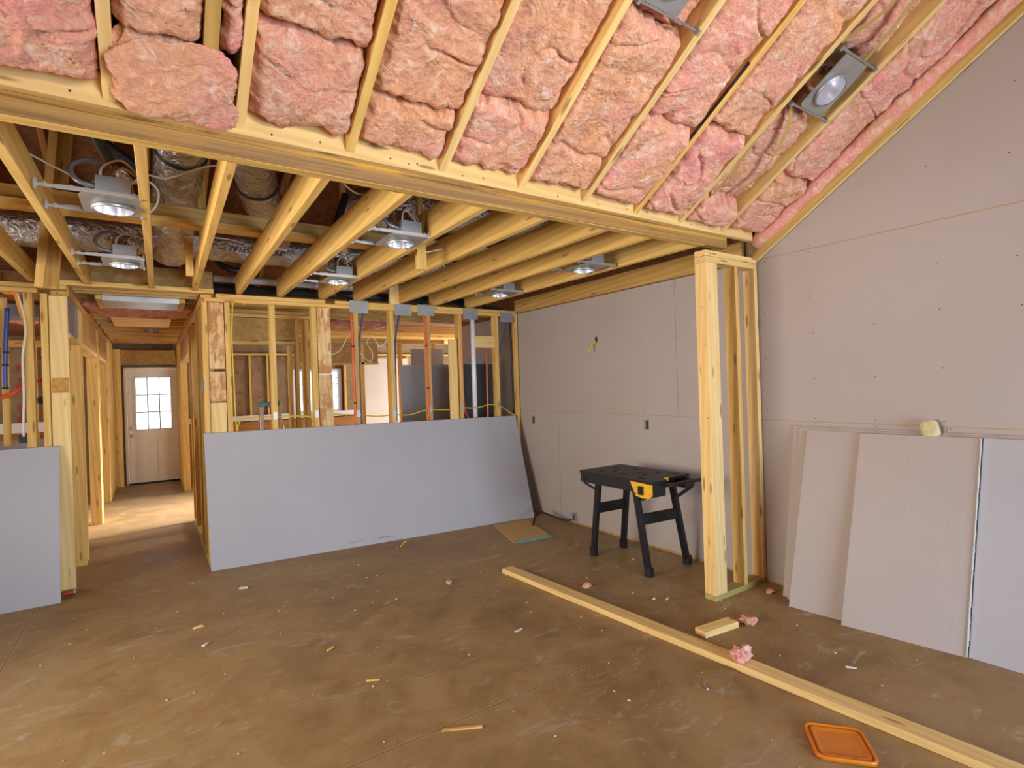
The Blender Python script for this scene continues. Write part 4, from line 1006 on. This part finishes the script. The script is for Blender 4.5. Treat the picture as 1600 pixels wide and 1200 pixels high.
o = tube('vent_hose', [(-0.55, 4.2, 3.40), (-0.2, 4.3, 3.2), (0.05, 4.4, 3.05)], 0.035, 'blackrub', None, 10); tag(o, 'black hose higher in the attic behind the near left light', 'hose')
o = tube('vent_hose', [(1.22, 4.25, 2.78), (1.26, 4.2, 2.95), (1.31, 4.2, 3.10)], 0.03, 'blackrub', None, 10); tag(o, 'black hose rising beside the post between the middle lights', 'hose')
# white ceiling cables
def cable(pts, lab, r=0.0055, mat='white_wire', cat='cable', grp='white cables draped over the ceiling joists'):
    o = tube('cable', pts, r, mat, None, 6); tag(o, lab, cat, grp); return o
cable([(-0.75, 3.0, 2.76), (-0.465, 3.39, 2.75), (-0.397, 3.49, 2.745), (-0.319, 3.59, 2.735), (-0.2, 3.80, 2.70), (-0.12, 4.0, 2.70)], 'white cable slanting left of the near left light')
cable([(-0.05, 3.45, 2.70), (0.008, 3.431, 2.745), (0.099, 3.40, 2.735), (0.21, 3.279, 2.755), (0.292, 3.194, 2.765), (0.487, 3.066, 2.765), (0.738, 2.964, 2.75)], 'white cable crossing in front of the vertical silver duct')
cable([(-0.05, 3.40, 2.68), (0.02, 3.40, 2.70), (0.06, 3.42, 2.66), (0.05, 3.46, 2.60), (0.015, 3.50, 2.56)], 'white cable loop at the right of the near left light')
cable([(-0.06, 4.7, 2.68), (0.025, 4.656, 2.72), (0.277, 4.527, 2.72), (0.479, 4.482, 2.72), (0.70, 4.51, 2.70), (0.9, 4.5, 2.69)], 'white cable crossing behind the strongback boards')
cable([(0.03, 4.72, 2.74), (0.06, 4.95, 2.72), (0.13, 5.3, 2.70), (0.25, 5.6, 2.71)], 'white cable hanging below the long crosswise duct')
cable([(0.738, 2.964, 2.75), (0.842, 2.86, 2.70), (0.938, 2.953, 2.685), (1.015, 3.023, 2.69), (1.10, 3.09, 2.72)], 'white cable sagging between the two joists left of the middle light')
cable([(1.51, 3.5, 2.66), (1.60, 3.6, 2.60), (1.70, 3.65, 2.57), (1.84, 3.6, 2.60)], 'white cable sagging right of the middle light')
# yellow and white cables in the back wall
YL = 5.63
o = tube('yellow_cable', [(0.652, BY - .01, 2.418), (0.635, BY - .012, 2.076), (0.642, BY - .012, 1.658), (0.646, BY - .01, 1.359), (0.655, BY - .005, 1.22)], 0.006, 'yellow_wire', None, 6); tag(o, 'yellow cable hanging straight down beside the second stud', 'cable')
o = tube('yellow_cable', [(0.66, YL, 1.20), (0.69, YL, 1.31), (0.826, YL, 1.335), (0.996, YL, 1.33), (1.20, YL, 1.325), (1.32, YL, 1.31), (1.352, YL, 1.27), (1.33, YL, 1.20)], 0.0065, 'yellow_wire', None, 6); tag(o, 'yellow cable looping through the first three studs in front of the ladder', 'cable')
o = tube('yellow_cable', [(1.421, YL, 1.337), (1.713, YL, 1.307), (1.829, YL, 1.3), (2.024, YL, 1.272), (2.206, YL, 1.278), (2.393, YL, 1.267), (2.589, YL, 1.307), (2.874, YL, 1.299), (3.044, YL, 1.312), (3.15, BY - .01, 1.305), (3.263, BY + 0.015, 1.303), (3.445, YL, 1.331), (3.575, YL, 1.309), (3.677, YL, 1.256), (3.8, YL, 1.176)], 0.0065, 'yellow_wire', None, 6); tag(o, 'long yellow cable running through the right half of the back wall studs', 'cable')
o = tube('cable', [(1.476, BY - .004, 1.912), (1.641, BY + .04, 1.979), (1.761, BY + .09, 2.156), (1.845, BY + .095, 2.11), (1.87, BY + .1, 1.968), (1.98, BY + .1, 1.864), (2.011, BY + .1, 1.954), (1.951, BY + .1, 2.071), (2.003, BY + .1, 2.135), (2.058, BY + .1, 2.087), (2.085, BY + .1, 2.032), (2.15, BY + .1, 2.061), (2.19, BY + .1, 2.139)], 0.005, 'white_wire', None, 6); tag(o, 'thin white cable looping between the stained panel and the next studs', 'cable')
def pipe(pts, mat, lab, r=0.0125, clamps=()):
    o = tube('water_pipe', pts, r, mat, None, 10); tag(o, lab, 'pipe')
    for c in clamps:
        bm = bmesh.new(); add_tube(bm, [Vector(c) - Vector((0, 0, .008)), Vector(c) + Vector((0, 0, .008))], r * 1.35, 10); fin(bm, 'clamp', 'blackrub', o)
    return o
pipe([(1.755, BY - .016, 2.374), (1.765, BY - .016, 1.9), (1.768, BY - .016, 1.5), (1.771, BY - .016, 1.197)], 'red', 'red water pipe below the first metal plate', clamps=[(1.762, BY - .016, 2.02), (1.769, BY - .016, 1.43)])
pipe([(2.594, BY - .016, 2.37), (2.600, BY - .016, 1.897), (2.604, BY - .016, 1.189)], 'red', 'red water pipe below the third metal plate', clamps=[(2.598, BY - .016, 2.04), (2.602, BY - .016, 1.56)])
pipe([(3.088, BY + .05, 2.40), (3.092, BY + .05, 1.9), (3.09, BY + .05, 1.45), (3.11, BY + .05, 1.26), (3.17, BY + .05, 1.16)], 'red', 'red water pipe curving away left of the white drain pipe', 0.010)
pipe([(3.422, BY + .03, 2.02), (3.413, BY + .03, 1.6), (3.409, BY + .03, 1.10)], 'red', 'short red water pipe below the printed block', 0.0105)
pipe([(1.892, BY + .02, 2.38), (1.858, BY + .03, 2.15), (1.840, BY + .04, 1.9), (1.842, BY + .04, 1.192)], 'blue', 'blue water pipe right of the first red pipe', 0.010)
pipe([(2.30, BY + .02, 2.37), (2.262, BY + .02, 2.2), (2.246, BY + .03, 2.0), (2.243, BY + .05, 1.2)], 'blue', 'blue water pipe below the second metal plate', 0.010)
pipe([(3.716, BY + .02, 2.36), (3.69, BY + .02, 2.22), (3.63, BY + .04, 2.05), (3.60, BY + .06, 1.85)], 'blue', 'blue water pipe curving below the last metal plate', 0.009)
o = tube('cable', [(3.797, BY + .06, 2.36), (3.808, BY + .06, 1.9), (3.815, BY + .06, 1.2)], 0.011, 'blackrub', None, 8); tag(o, 'black cable hanging in the corner of the back stud wall', 'cable')
o = tube('yellow_cable', [(1.845, BY + .06, 2.40), (1.85, BY + .07, 2.1), (1.845, BY + .07, 1.9)], 0.005, 'yellow_wire', None, 6); tag(o, 'thin yellow cable hanging behind the first metal plate', 'cable')
# left wall plumbing
pipe([(-0.923, BY + .12, 2.30), (-0.945, BY + .12, 1.9), (-0.95, BY + .12, 1.66)], 'blue', 'dark blue water pipe at the far left edge', 0.016, [(-0.94, BY + .12, 1.95), (-0.946, BY + .12, 1.85), (-0.95, BY + .12, 1.67)])
pipe([(-0.725, BY + .12, 2.30), (-0.715, BY + .12, 2.0), (-0.715, BY + .12, 1.72)], 'red', 'thick red water pipe dropping behind the left wall studs', 0.015, [(-0.715, BY + .12, 1.98), (-0.715, BY + .12, 1.91), (-0.715, BY + .12, 1.73)])
pipe([(-0.98, BY + .14, 1.60), (-0.93, BY + .14, 1.61), (-0.85, BY + .14, 1.67), (-0.76, BY + .14, 1.72), (-0.725, BY + .14, 1.72)], 'red', 'slanting red water pipe low behind the left wall studs', 0.015, [])
o = tube('cable', [(-0.86, BY + .03, 2.41), (-0.835, BY + .03, 2.28), (-0.81, BY + .10, 2.10), (-0.815, BY + .1, 1.8)], 0.012, 'orange_foam', None, 8); tag(o, 'orange cable bundle coming down through the left top plate', 'cable')
o = tube('cable', [(-0.845, BY + .02, 2.41), (-0.80, BY - .01, 2.15), (-0.822, BY - .01, 1.9), (-0.822, BY - .008, 1.6), (-0.835, BY + .01, 1.35), (-0.835, BY + .03, 1.28)], 0.008, 'white_wire', None, 8); tag(o, 'bundle of white cables running down the left wall stud', 'cable')
for i, x in enumerate((-0.905, -0.862)):
    bm = bmesh.new(); bmesh.ops.create_uvsphere(bm, u_segments=12, v_segments=8, radius=0.02, matrix=Matrix.Translation((x, BY + .03, 2.408)) @ Matrix.Diagonal((1.3, 1, .7, 1)))
    o = fin(bm, 'foam_blob', 'orange_foam', None, None, True); tag(o, 'orange fire foam blob under the left top plate, %s one' % ('left' if i == 0 else 'right'), 'foam')
for i, x in enumerate((0.655, 0.755)):
    bm = bmesh.new(); bmesh.ops.create_uvsphere(bm, u_segments=12, v_segments=8, radius=0.016, matrix=Matrix.Translation((x, BY + .012, 2.412)) @ Matrix.Diagonal((1.2, 1, .7, 1)))
    o = fin(bm, 'foam_blob', 'orange_foam', None, None, True); tag(o, 'orange foam dab under the right top plate, %s' % ('where the yellow cable enters' if i == 0 else 'right of the yellow cable'), 'foam')
t = empty('valve', (-0.74, BY + .16, 1.56), 'small black round valve hanging behind the left wall studs', 'valve')
bm = bmesh.new(); bmesh.ops.create_cone(bm, cap_ends=True, segments=20, radius1=0.03, radius2=0.03, depth=0.02, matrix=Matrix.Translation((-0.742, BY + .15, 1.565)) @ Matrix.Rotation(math.pi / 2, 4, 'X')); fin(bm, 'dial', 'blackrub', t)
board('stem', (-0.765, BY + .15, 1.585), (-0.80, BY + .15, 1.63), 0.02, 0.02, (0, 1, 0), 'brass', t)

# ------------------------------------------------------------------ leaning drywall sheets
def leaning(name, corners, th, tdir, mat, label, group=None, edge=None, n=14):
    """corners: bottom a, bottom b, top b, top a (front face); thickness along tdir"""
    a, b, c, d_ = [Vector(p) for p in corners]; td = Vector(tdir).normalized() * th
    mw = Matrix.Translation(a); bm = bmesh.new(); G = []
    for j in range(5):
        row = []
        for i in range(n + 1):
            u = i / n; v = j / 4
            p = (a * (1 - u) + b * u) * (1 - v) + (d_ * (1 - u) + c * u) * v
            row.append(bm.verts.new(p - a))
        G.append(row)
    for j in range(4):
        for i in range(n): bm.faces.new((G[j][i], G[j][i + 1], G[j + 1][i + 1], G[j + 1][i]))
    r = bmesh.ops.extrude_face_region(bm, geom=bm.faces[:])
    bmesh.ops.translate(bm, vec=td, verts=[g_ for g_ in r['geom'] if isinstance(g_, bmesh.types.BMVert)])
    o = fin(bm, name, mat, None, mw); return tag(o, label, 'drywall sheet', group)
o = leaning('drywall_sheet', [(0.398, 5.462, 0.001), (3.70, 5.132, 0.001), (3.785, 5.583, 1.175), (0.383, 5.583, 1.216)], 0.0125, (0, 1, 0.25), 'drywall2', 'long pale drywall sheet lying on its edge against the back stud wall')
prm = []
bm = bmesh.new()
for k in range(22):
    f = 0.36 + k * 0.0045 + (0.035 if k > 11 else 0)
    if random.random() < .2: continue
    p = Vector((0.398, 5.462, 0)).lerp(Vector((3.70, 5.132, 0)), f) + Vector((0, 0.0, 0.045)); p.y += 0.045 * 0.17 - 0.0015
    add_box(bm, (p.x, p.y - .0006, p.z), (p.x + .009, p.y, p.z + random.uniform(.008, .016)))
tag(fin(bm, 'printed_mark', 'print', o), kind='stuff')
leaning('drywall_sheet', [(-3.0, 5.47, 0.001), (-0.622, 5.405, 0.001), (-0.620, 5.583, 1.195), (-3.0, 5.583, 1.20)], 0.0125, (0, 1, 0.15), 'drywall2', 'pale drywall sheet leaning on the stud wall left of the hallway')
# stack against the right wall
stack = [(2.135, -0.9, 3.700, 1.205, 'drywall sheet leaning on the right wall, rearmost of the stack', 3.866, 0.0),
         (2.085, -0.9, 3.672, 1.195, 'drywall sheet in the right wall stack, second from the wall', 3.853, 0.0)]
for y0, y1, xb_, zt, lab, xt, _ in stack:
    leaning('drywall_sheet', [(xb_, y0, 0.001), (xt - .006, y1, 0.001), (xt, y1, zt), (xt, y0 - .03, zt)], 0.011, (1, 0, 0.1), 'drywall', lab, 'drywall sheets leaning on the right wall')
leaning('drywall_sheet', [(3.560, 2.014, 0.001), (3.70, 0.95, 0.001), (3.845, 0.95, 1.186), (3.838, 1.995, 1.182)], 0.0115, (1, 0, 0.1), 'drywall', 'drywall sheet in the right wall stack showing a narrow strip left of the front sheet', 'drywall sheets leaning on the right wall')
fs = leaning('drywall_sheet', [(3.542, 1.672, 0.001), (3.650, 1.079, 0.001), (3.826, 1.033, 1.188), (3.824, 1.648, 1.180)], 0.0125, (1, 0, 0.1), 'drywall', 'front drywall sheet on the right wall with a torn white right edge', 'drywall sheets leaning on the right wall')
leaning('drywall_sheet', [(3.662, 1.074, 0.001), (3.80, -0.9, 0.001), (3.838, -0.9, 1.186), (3.838, 1.028, 1.188)], 0.0115, (1, 0, 0.1), 'drywall2', 'drywall sheet cut off by the right edge of the picture', 'drywall sheets leaning on the right wall')
bm = bmesh.new()
for k in range(40):
    f = k / 40; p = Vector((3.646, 1.079, 0.005)).lerp(Vector((3.822, 1.033, 1.183)), f)
    w = 0.0015 + 0.004 * random.random() * (1.3 - f)
    add_box(bm, (p.x - .002, p.y - w, p.z), (p.x + .008, p.y + .002 * random.random(), p.z + .032))
fin(bm, 'torn_edge', 'gyp', fs)
crumple('foam_pad', (3.845, 1.275, 1.222), (0.02, 0.046, 0.055), 2.7, 'yellowed foam pad tucked behind the top of the right drywall sheets', 'foam', 'pad', 4, 0.12, rot=Matrix.Rotation(math.radians(-12), 3, 'X'))

# ------------------------------------------------------------------ workbench
def workbench():
    t = empty('workbench', (3.45, 3.3, 0), 'black plastic folding workbench with yellow corner bracket by the right wall', 'workbench')
    x0, x1, y0, y1, zt, zb = 3.10, 3.60, 2.78, 3.60, 0.80, 0.692
    # top deck with a notch at the near right end
    bm = bmesh.new()
    poly = [(x0, y0), (x0 + .17, y0), (x0 + .19, y0 + .05), (x1 - .05, y0 + .05), (x1, y0 + .05), (x1, y1), (x0, y1)]
    A = [bm.verts.new((px, py, zt - .022)) for px, py in poly]; B_ = [bm.verts.new((px, py, zt)) for px, py in poly]
    bm.faces.new(A[::-1]); bm.faces.new(B_)
    for i in range(len(poly)):
        j = (i + 1) % len(poly); bm.faces.new((A[i], A[j], B_[j], B_[i]))
    bmesh.ops.bevel(bm, geom=[e for e in bm.edges if all(v.co.z > zt - .001 for v in e.verts)], offset=0.004, segments=2, affect='EDGES')
    fin(bm, 'worktop', 'black', t)
    slots = []
    bm = bmesh.new()
    for sx, sy, an in ((3.20, 3.42, 80), (3.42, 3.45, 85), (3.30, 3.36, 20), (3.48, 3.30, 85), (3.22, 3.20, 85), (3.36, 3.14, 75), (3.30, 3.04, 25), (3.47, 3.05, 80), (3.18, 2.95, 80), (3.52, 2.93, 85)):
        mt = Matrix.Translation((sx, sy, zt + .0004)) @ Matrix.Rotation(math.radians(an), 4, 'Z')
        add_box(bm, (-.045, -.011, -.001), (.045, .011, .0006), mt)
    for sx in (3.14, 3.26, 3.40, 3.55):
        for sy in (2.90, 3.11, 3.28, 3.50):
            bmesh.ops.create_circle(bm, cap_ends=True, segments=12, radius=.007, matrix=Matrix.Translation((sx, sy, zt + .0009)))
    tag(fin(bm, 'clamp_slot_shade', 'black2', t), kind='stuff')  # raised black tiles paint the shade inside the slots
    # aprons with ribs
    bm = bmesh.new()
    add_box(bm, (x0 + .004, y0 + .01, zb + .01), (x0 + .03, y1 - .01, zt - .022)); add_box(bm, (x1 - .03, y0 + .06, zb + .01), (x1 - .004, y1 - .01, zt - .022))
    add_box(bm, (x0 + .01, y1 - .03, zb + .01), (x1 - .01, y1 - .005, zt - .022)); add_box(bm, (x0 + .01, y0 + .10, zb + .02), (x1 - .01, y0 + .125, zt - .022))
    add_box(bm, (x0, y0 + .12, zt - .05), (x0 + .006, y1 - .02, zt - .03)); 
    for k in range(5): add_box(bm, (x0 + .0005, y1 - .045 - k * .016, zb + .03), (x0 + .006, y1 - .038 - k * .016, zt - .035))
    for k in range(6): add_box(bm, (x0 + .0005, y0 + .16 + k * .10, zb + .012), (x0 + .008, y0 + .175 + k * .10, zt - .05))
    fin(bm, 'apron', 'black', t)
    # vise jaw and handle bar at the near end
    bm = bmesh.new(); add_box(bm, (x0 + .002, y0 - .006, zb - .01), (x0 + .15, y0 + .09, zt - .024), bev=.004)
    fin(bm, 'end_block', 'black', t); bm = bmesh.new()
    add_box(bm, (x1 - .12, y0 + .0, zb + .015), (x1 - .004, y0 + .09, zt - .03), bev=.004)
    fin(bm, 'end_block', 'black', t)
    bm = bmesh.new(); add_box(bm, (x0 + .12, y0 - .075, zt - .045), (x1 + .07, y0 - .045, zt - .018), bev=.006)
    add_box(bm, (x0 + .13, y0 - .06, zt - .045), (x0 + .155, y0 + .06, zt - .02)); add_box(bm, (x1 - .07, y0 - .06, zt - .045), (x1 - .045, y0 + .06, zt - .02))
    fin(bm, 'handle_bar', 'black', t)
    # yellow bracket
    xb = x0 - .004
    br = prism('corner_bracket', [(y0 - .006, zt - .020), (y0 + .215, zt - .014), (y0 + .16, zb - .012), (y0 + .10, zb - .022), (y0 + .03, zb - .020), (y0 - .006, zb + .005)], 0, xb - .004, xb + .003, 'yellow', t)
    bm = bmesh.new(); add_box(bm, (xb - .020, y0 + .075, zb + .002), (xb - .004, y0 + .125, zb + .068), bev=.004); add_box(bm, (xb - .026, y0 + .09, zb + .012), (xb - .018, y0 + .112, zb + .055), bev=.003)
    fin(bm, 'latch', 'black', br)
    boxes('screw', [((xb - .0055, y0 + a, z), (xb - .0038, y0 + a + .008, z + .008)) for a, z in ((.004, zt - .035), (.19, zt - .03), (.01, zb + .005), (.15, zb + .0))], 'black2', br)
    boxes('yellow_stop', [((x0 + .20, y0 + .035, zt - .02), (x0 + .235, y0 + .05, zt + .008))], 'yellow', t)
    # legs
    def leg(top, foot):
        top = Vector(top); foot = Vector(foot); d = (foot - top)
        o = board('leg', top, foot - d.normalized() * .0, .040, .052, (0, 1, 0), 'black', t, .004)
        bm = bmesh.new(); add_box(bm, (foot.x - .026, foot.y - .034, 0.0), (foot.x + .026, foot.y + .030, .075), bev=.005)
        fin(bm, 'foot_cap', 'blackrub', o)
    LA = ((3.175, 3.36, .70), (3.285, 3.655, .02)); LB = ((3.52, 3.36, .70), (3.655, 3.650, .02))
    LC = ((3.175, 3.02, .70), (3.262, 2.99, .02)); LD = ((3.55, 2.90, .70), (3.75, 2.995, .02))
    LA = ((3.20, 3.47, .70), (3.285, 3.655, .02)); LB = ((3.52, 3.44, .70), (3.655, 3.650, .02))
    LC = ((3.19, 3.03, .70), (3.262, 2.985, .02)); LD = ((3.545, 2.96, .70), (3.745, 2.995, .02))
    for q in (LA, LB, LC, LD): leg(*q)
    def at(q, f): return Vector(q[0]).lerp(Vector(q[1]), f)
    for P, Q in ((LA, LB), (LC, LD)):
        o = board('crossbar', at(P, .36), at(Q, .36), .022, .088, (0, 0, 1), 'black', t, .003)
    # fold braces
    board('brace', (3.11, 3.56, .70), (3.205, 3.49, .62), .014, .022, (0, 1, 0), 'black', t); board('brace', (3.19, 2.975, .625), (3.27, 2.90, .69), .018, .026, (0, 0, 1), 'black', t)
    board('brace', (3.545, 2.93, .60), (3.62, 2.82, .70), .018, .026, (0, 0, 1), 'black', t)
    return t
workbench()

# ------------------------------------------------------------------ things on the walls and the floor
t = empty('wall_hole_cable', (WX, 4.21, 1.99), 'yellow cable stub sticking out of a small hole in the right wall', 'cable')
bm = bmesh.new(); bmesh.ops.create_circle(bm, cap_ends=True, segments=14, radius=1, matrix=Matrix.Translation((WX - .0008, 4.172, 2.01)) @ Matrix.Rotation(math.pi / 2, 4, 'Y') @ Matrix.Diagonal((.034, .020, 1, 1)))
fin(bm, 'hole', 'ink', t); tube('cable_stub', [(WX - .002, 4.18, 1.99), (WX - .05, 4.20, 1.95), (WX - .10, 4.19, 1.88)], 0.009, 'yellow_wire', t, 8)
for y, z, lab in ((5.335, 1.128, 'dark switch cutout in the right wall near the back corner'), (3.520, 1.152, 'dark switch cutout in the right wall above the workbench')):
    t = empty('switch_cutout', (WX, y, z), lab, 'switch box', 'switch cutouts in the right wall')
    boxes('box', [((WX - .0012, y - .027, z - .046), (WX - .0002, y + .027, z + .046))], 'ink', t)
    boxes('bracket', [((WX - .004, y + .008, z - .03), (WX - .001, y + .02, z + .04)), ((WX - .004, y - .02, z + .038), (WX - .001, y + .02, z + .046))], 'galv', t)
t = empty('outlet_box', (WX, 4.60, 0.05), 'small grey outlet box at the foot of the right wall', 'outlet')
boxes('box', [((WX - .035, 4.565, .03), (WX - .002, 4.635, .115))], 'print', t); boxes('opening', [((WX - .037, 4.575, .042), (WX - .035, 4.60, .105))], 'ink', t)
o = tube('power_cable', [(3.44, 4.80, .012), (3.53, 4.88, .07), (3.64, 4.93, .105), (3.74, 4.82, .06), (3.81, 4.68, .03), (3.845, 4.62, .05)], .011, 'blackrub', None, 10); tag(o, 'black power cable arching from the floor to the outlet box', 'cable')
# plywood offcut with teal edge
t = empty('plywood_sheet', (3.2, 4.75, 0), 'square plywood offcut with a teal edge lying in the back corner', 'plywood')
pl = [(3.122, 5.10), (3.55, 5.07), (3.345, 4.345), (2.926, 4.404)]
bm = bmesh.new()
A = [bm.verts.new((x, y, .001)) for x, y in pl]; B_ = [bm.verts.new((x, y, .013)) for x, y in pl]; bm.faces.new(A[::-1]); bm.faces.new(B_)
for i in range(4): bm.faces.new((A[i], A[(i + 1) % 4], B_[(i + 1) % 4], B_[i]))
fin(bm, 'sheet', 'ply', t)
board('painted_edge', (2.926, 4.401, .008), (3.345, 4.342, .008), .004, .013, (0, 0, 1), 'teal', t)
# lumber on the floor
o = board('lumber', (2.438, 3.80, .020), (2.738, .30, .020), .105, .038, (0, 0, 1), 'pine_pale', None, .003); tag(o, 'long pine board lying across the right part of the floor', 'lumber')
o = board('lumber_block', (2.737, 2.108, .020), (3.022, 2.075, .020), .085, .038, (0, 0, 1), 'pine_pale', None, .002); tag(o, 'short pine block lying near the foot of the post', 'lumber')
crumple('insulation_tuft', (2.615, 1.755, .075), (.045, .035, .036), 3.3, 'pink tuft of insulation sitting on the long floor board', sub=4, amp=.7)
crumple('insulation_tuft', (3.13, 2.045, .014), (.045, .04, .016), 6.1, 'dull pink insulation scrap beside the short pine block', sub=4, amp=.8)
crumple('insulation_tuft', (2.73, 3.13, .012), (.03, .02, .014), 8.1, 'tiny pink insulation scrap between the bench and the long board', sub=3, amp=.7)
crumple('insulation_tuft', (1.93, 3.87, .010), (.016, .03, .012), 9.4, 'tiny pink insulation scrap in the middle of the floor', sub=3, amp=.7)
crumple('insulation_tuft', (3.70, 2.22, .010), (.03, .025, .012), 9.9, 'small reddish insulation scrap in the corner behind the leaning sheets', sub=3, amp=.6)
# orange lid
def lid():
    c = Vector((2.37, 1.145)); ex = (Vector((2.552, 1.118)) - Vector((2.402, 1.292))); ey = (Vector((2.208, 1.165)) - Vector((2.402, 1.292)))
    ang = math.atan2(ex.y, ex.x)
    t = empty('bucket_lid', (2.375, 1.143, 0), 'orange plastic tray lid lying on the floor in the lower right', 'lid')
    rot = Matrix.Translation((2.375, 1.143, 0)) @ Matrix.Rotation(ang, 4, 'Z')
    def rr(hx, hy, r, z, n=6):
        out = []
        for cx, cy, a0 in ((hx - r, hy - r, 0), (-hx + r, hy - r, 90), (-hx + r, -hy + r, 180), (hx - r, -hy + r, 270)):
            for k in range(n + 1):
                a = math.radians(a0 + 90 * k / n); out.append(Vector((cx + r * math.cos(a), cy + r * math.sin(a), z)))
        return out
    hx, hy = .115, .115
    rings = [rr(hx, hy, .035, .002), rr(hx, hy, .035, .018), rr(hx - .004, hy - .004, .033, .021), rr(hx - .009, hy - .009, .03, .019), rr(hx - .011, hy - .011, .03, .008), rr(hx - .016, hy - .016, .026, .008), rr(hx - .019, hy - .019, .025, .016),
             rr(hx - .027, hy - .027, .02, .017), rr(hx - .033, hy - .033, .016, .012), rr(hx - .05, hy - .05, .01, .0115)]
    bm = bmesh.new(); V = [[bm.verts.new(rot @ p) for p in r] for r in rings]
    for a, b in zip(V, V[1:]):
        for k in range(len(a)): bm.faces.new((a[k], a[(k + 1) % len(a)], b[(k + 1) % len(a)], b[k]))
    bm.faces.new(V[-1]); bm.faces.new(V[0][::-1])
    fin(bm, 'tray', 'orange', t, None, True)
lid()
# small debris, each a thing of its own
def chip(name, x, y, l, w, h, ang, mat, lab, cat='scrap', grp=None):
    bm = bmesh.new(); add_box(bm, (-l / 2, -w / 2, 0), (l / 2, w / 2, h))
    for v in bm.verts:
        v.co.x += random.uniform(-.25, .25) * w; v.co.y += random.uniform(-.2, .2) * w; v.co.z = max(0.0005, v.co.z + random.uniform(0, .3) * h)
    mw = Matrix.Translation((x, y, 0.0005)) @ Matrix.Rotation(math.radians(ang), 4, 'Z')
    o = fin(bm, name, mat, None, mw); return tag(o, lab, cat, grp)
chip('wood_sliver', 1.141, 2.198, .185, .014, .008, -27, 'pine', 'long thin wood sliver lying on the floor joint in the foreground', 'wood scrap')
chip('white_scrap', 0.569, 4.80, .06, .035, .02, -20, 'chalk', 'white drywall crumb on the floor left of centre, largest of them', 'scrap')
o = tube('yellow_cable', [(1.99, 5.03, .006), (2.03, 5.06, .02), (2.06, 5.12, .012), (2.08, 5.10, .03)], .006, 'yellow_wire', None, 6); tag(o, 'tiny curled yellow cable scrap below the long drywall sheet', 'scrap')
t = empty('crushed_can', (-0.585, 5.76, 0), 'small red wrapper lying at the foot of the hallway corner post', 'wrapper')
bm = bmesh.new(); add_tube(bm, [Vector((-.625, 5.56, .02)), Vector((-.56, 5.57, .024))], .016, 10); fin(bm, 'wrapper', 'redtag', t); 
bm = bmesh.new(); add_tube(bm, [Vector((-.559, 5.57, .024)), Vector((-.553, 5.571, .024))], .0165, 10); fin(bm, 'white_end', 'white', t)
rs = random.Random(11)
crumbs = bmesh.new(); crumbs2 = bmesh.new(); crumbs3 = bmesh.new()
for k in range(420):
    x = rs.uniform(-0.6, 3.5); y = rs.uniform(1.1, 6.8)
    if x < 0.3 and y < 1.6: continue
    if abs(x - (2.438 + (3.8 - y) * .0857)) < .09: continue
    s_ = rs.choice((.0012, .0015, .002, .002, .003, .004, .0055))
    bmx = rs.choice((crumbs, crumbs, crumbs2, crumbs3))
    mt = Matrix.Translation((x, y, s_ * .45)) @ Matrix.Rotation(rs.uniform(0, 3.1), 4, 'Z') @ Matrix.Diagonal((s_ * rs.uniform(1, 2.5), s_, s_ * .8, 1))
    bmesh.ops.create_icosphere(bmx, subdivisions=1, radius=1.0, matrix=mt)
for b_, mt, nm, lab in ((crumbs, 'chalk', 'gypsum_crumbs', 'tiny white gypsum crumbs scattered over the whole floor'), (crumbs2, 'pine', 'sawdust_chips', 'tiny wood chips scattered over the whole floor'), (crumbs3, 'seam', 'dirt_crumbs', 'tiny brown dirt clods scattered over the whole floor')):
    o = fin(b_, nm, mt); tag(o, lab, 'debris', None, 'stuff')
bits = [(0.86, 3.35, .05, .02, 30, 'pine', 'flat wood chip in the left foreground'), (0.22, 4.22, .055, .03, 10, 'pine_pale', 'pale wood chip left of the hallway mouth shadow'), (0.24, 3.90, .04, .025, 50, 'chalk', 'white scrap near the left floor joint'),
        (0.95, 2.85, .07, .008, -30, 'pine', 'pair of splinters in the left foreground'), (1.90, 2.85, .06, .012, 12, 'chalk', 'small white stick in the middle of the floor'), (3.02, 2.60, .05, .012, 20, 'chalk', 'curled white scrap in front of the post'),
        (2.95, 2.66, .02, .02, 40, 'chalk', 'white crumb left of the post foot'), (2.30, 1.75, .05, .008, 60, 'galv', 'bent metal scrap left of the long board'), (3.06, 1.40, .05, .01, -60, 'chalk', 'curled white shaving right of the long board'),
        (3.30, 2.35, .05, .009, 10, 'galv', 'thin metal scrap on the floor right of the short wall')]
for x, y, l, w, a, mt, lab in bits:
    chip('floor_scrap', x, y, l, w, .006, a, mt, lab, 'scrap')
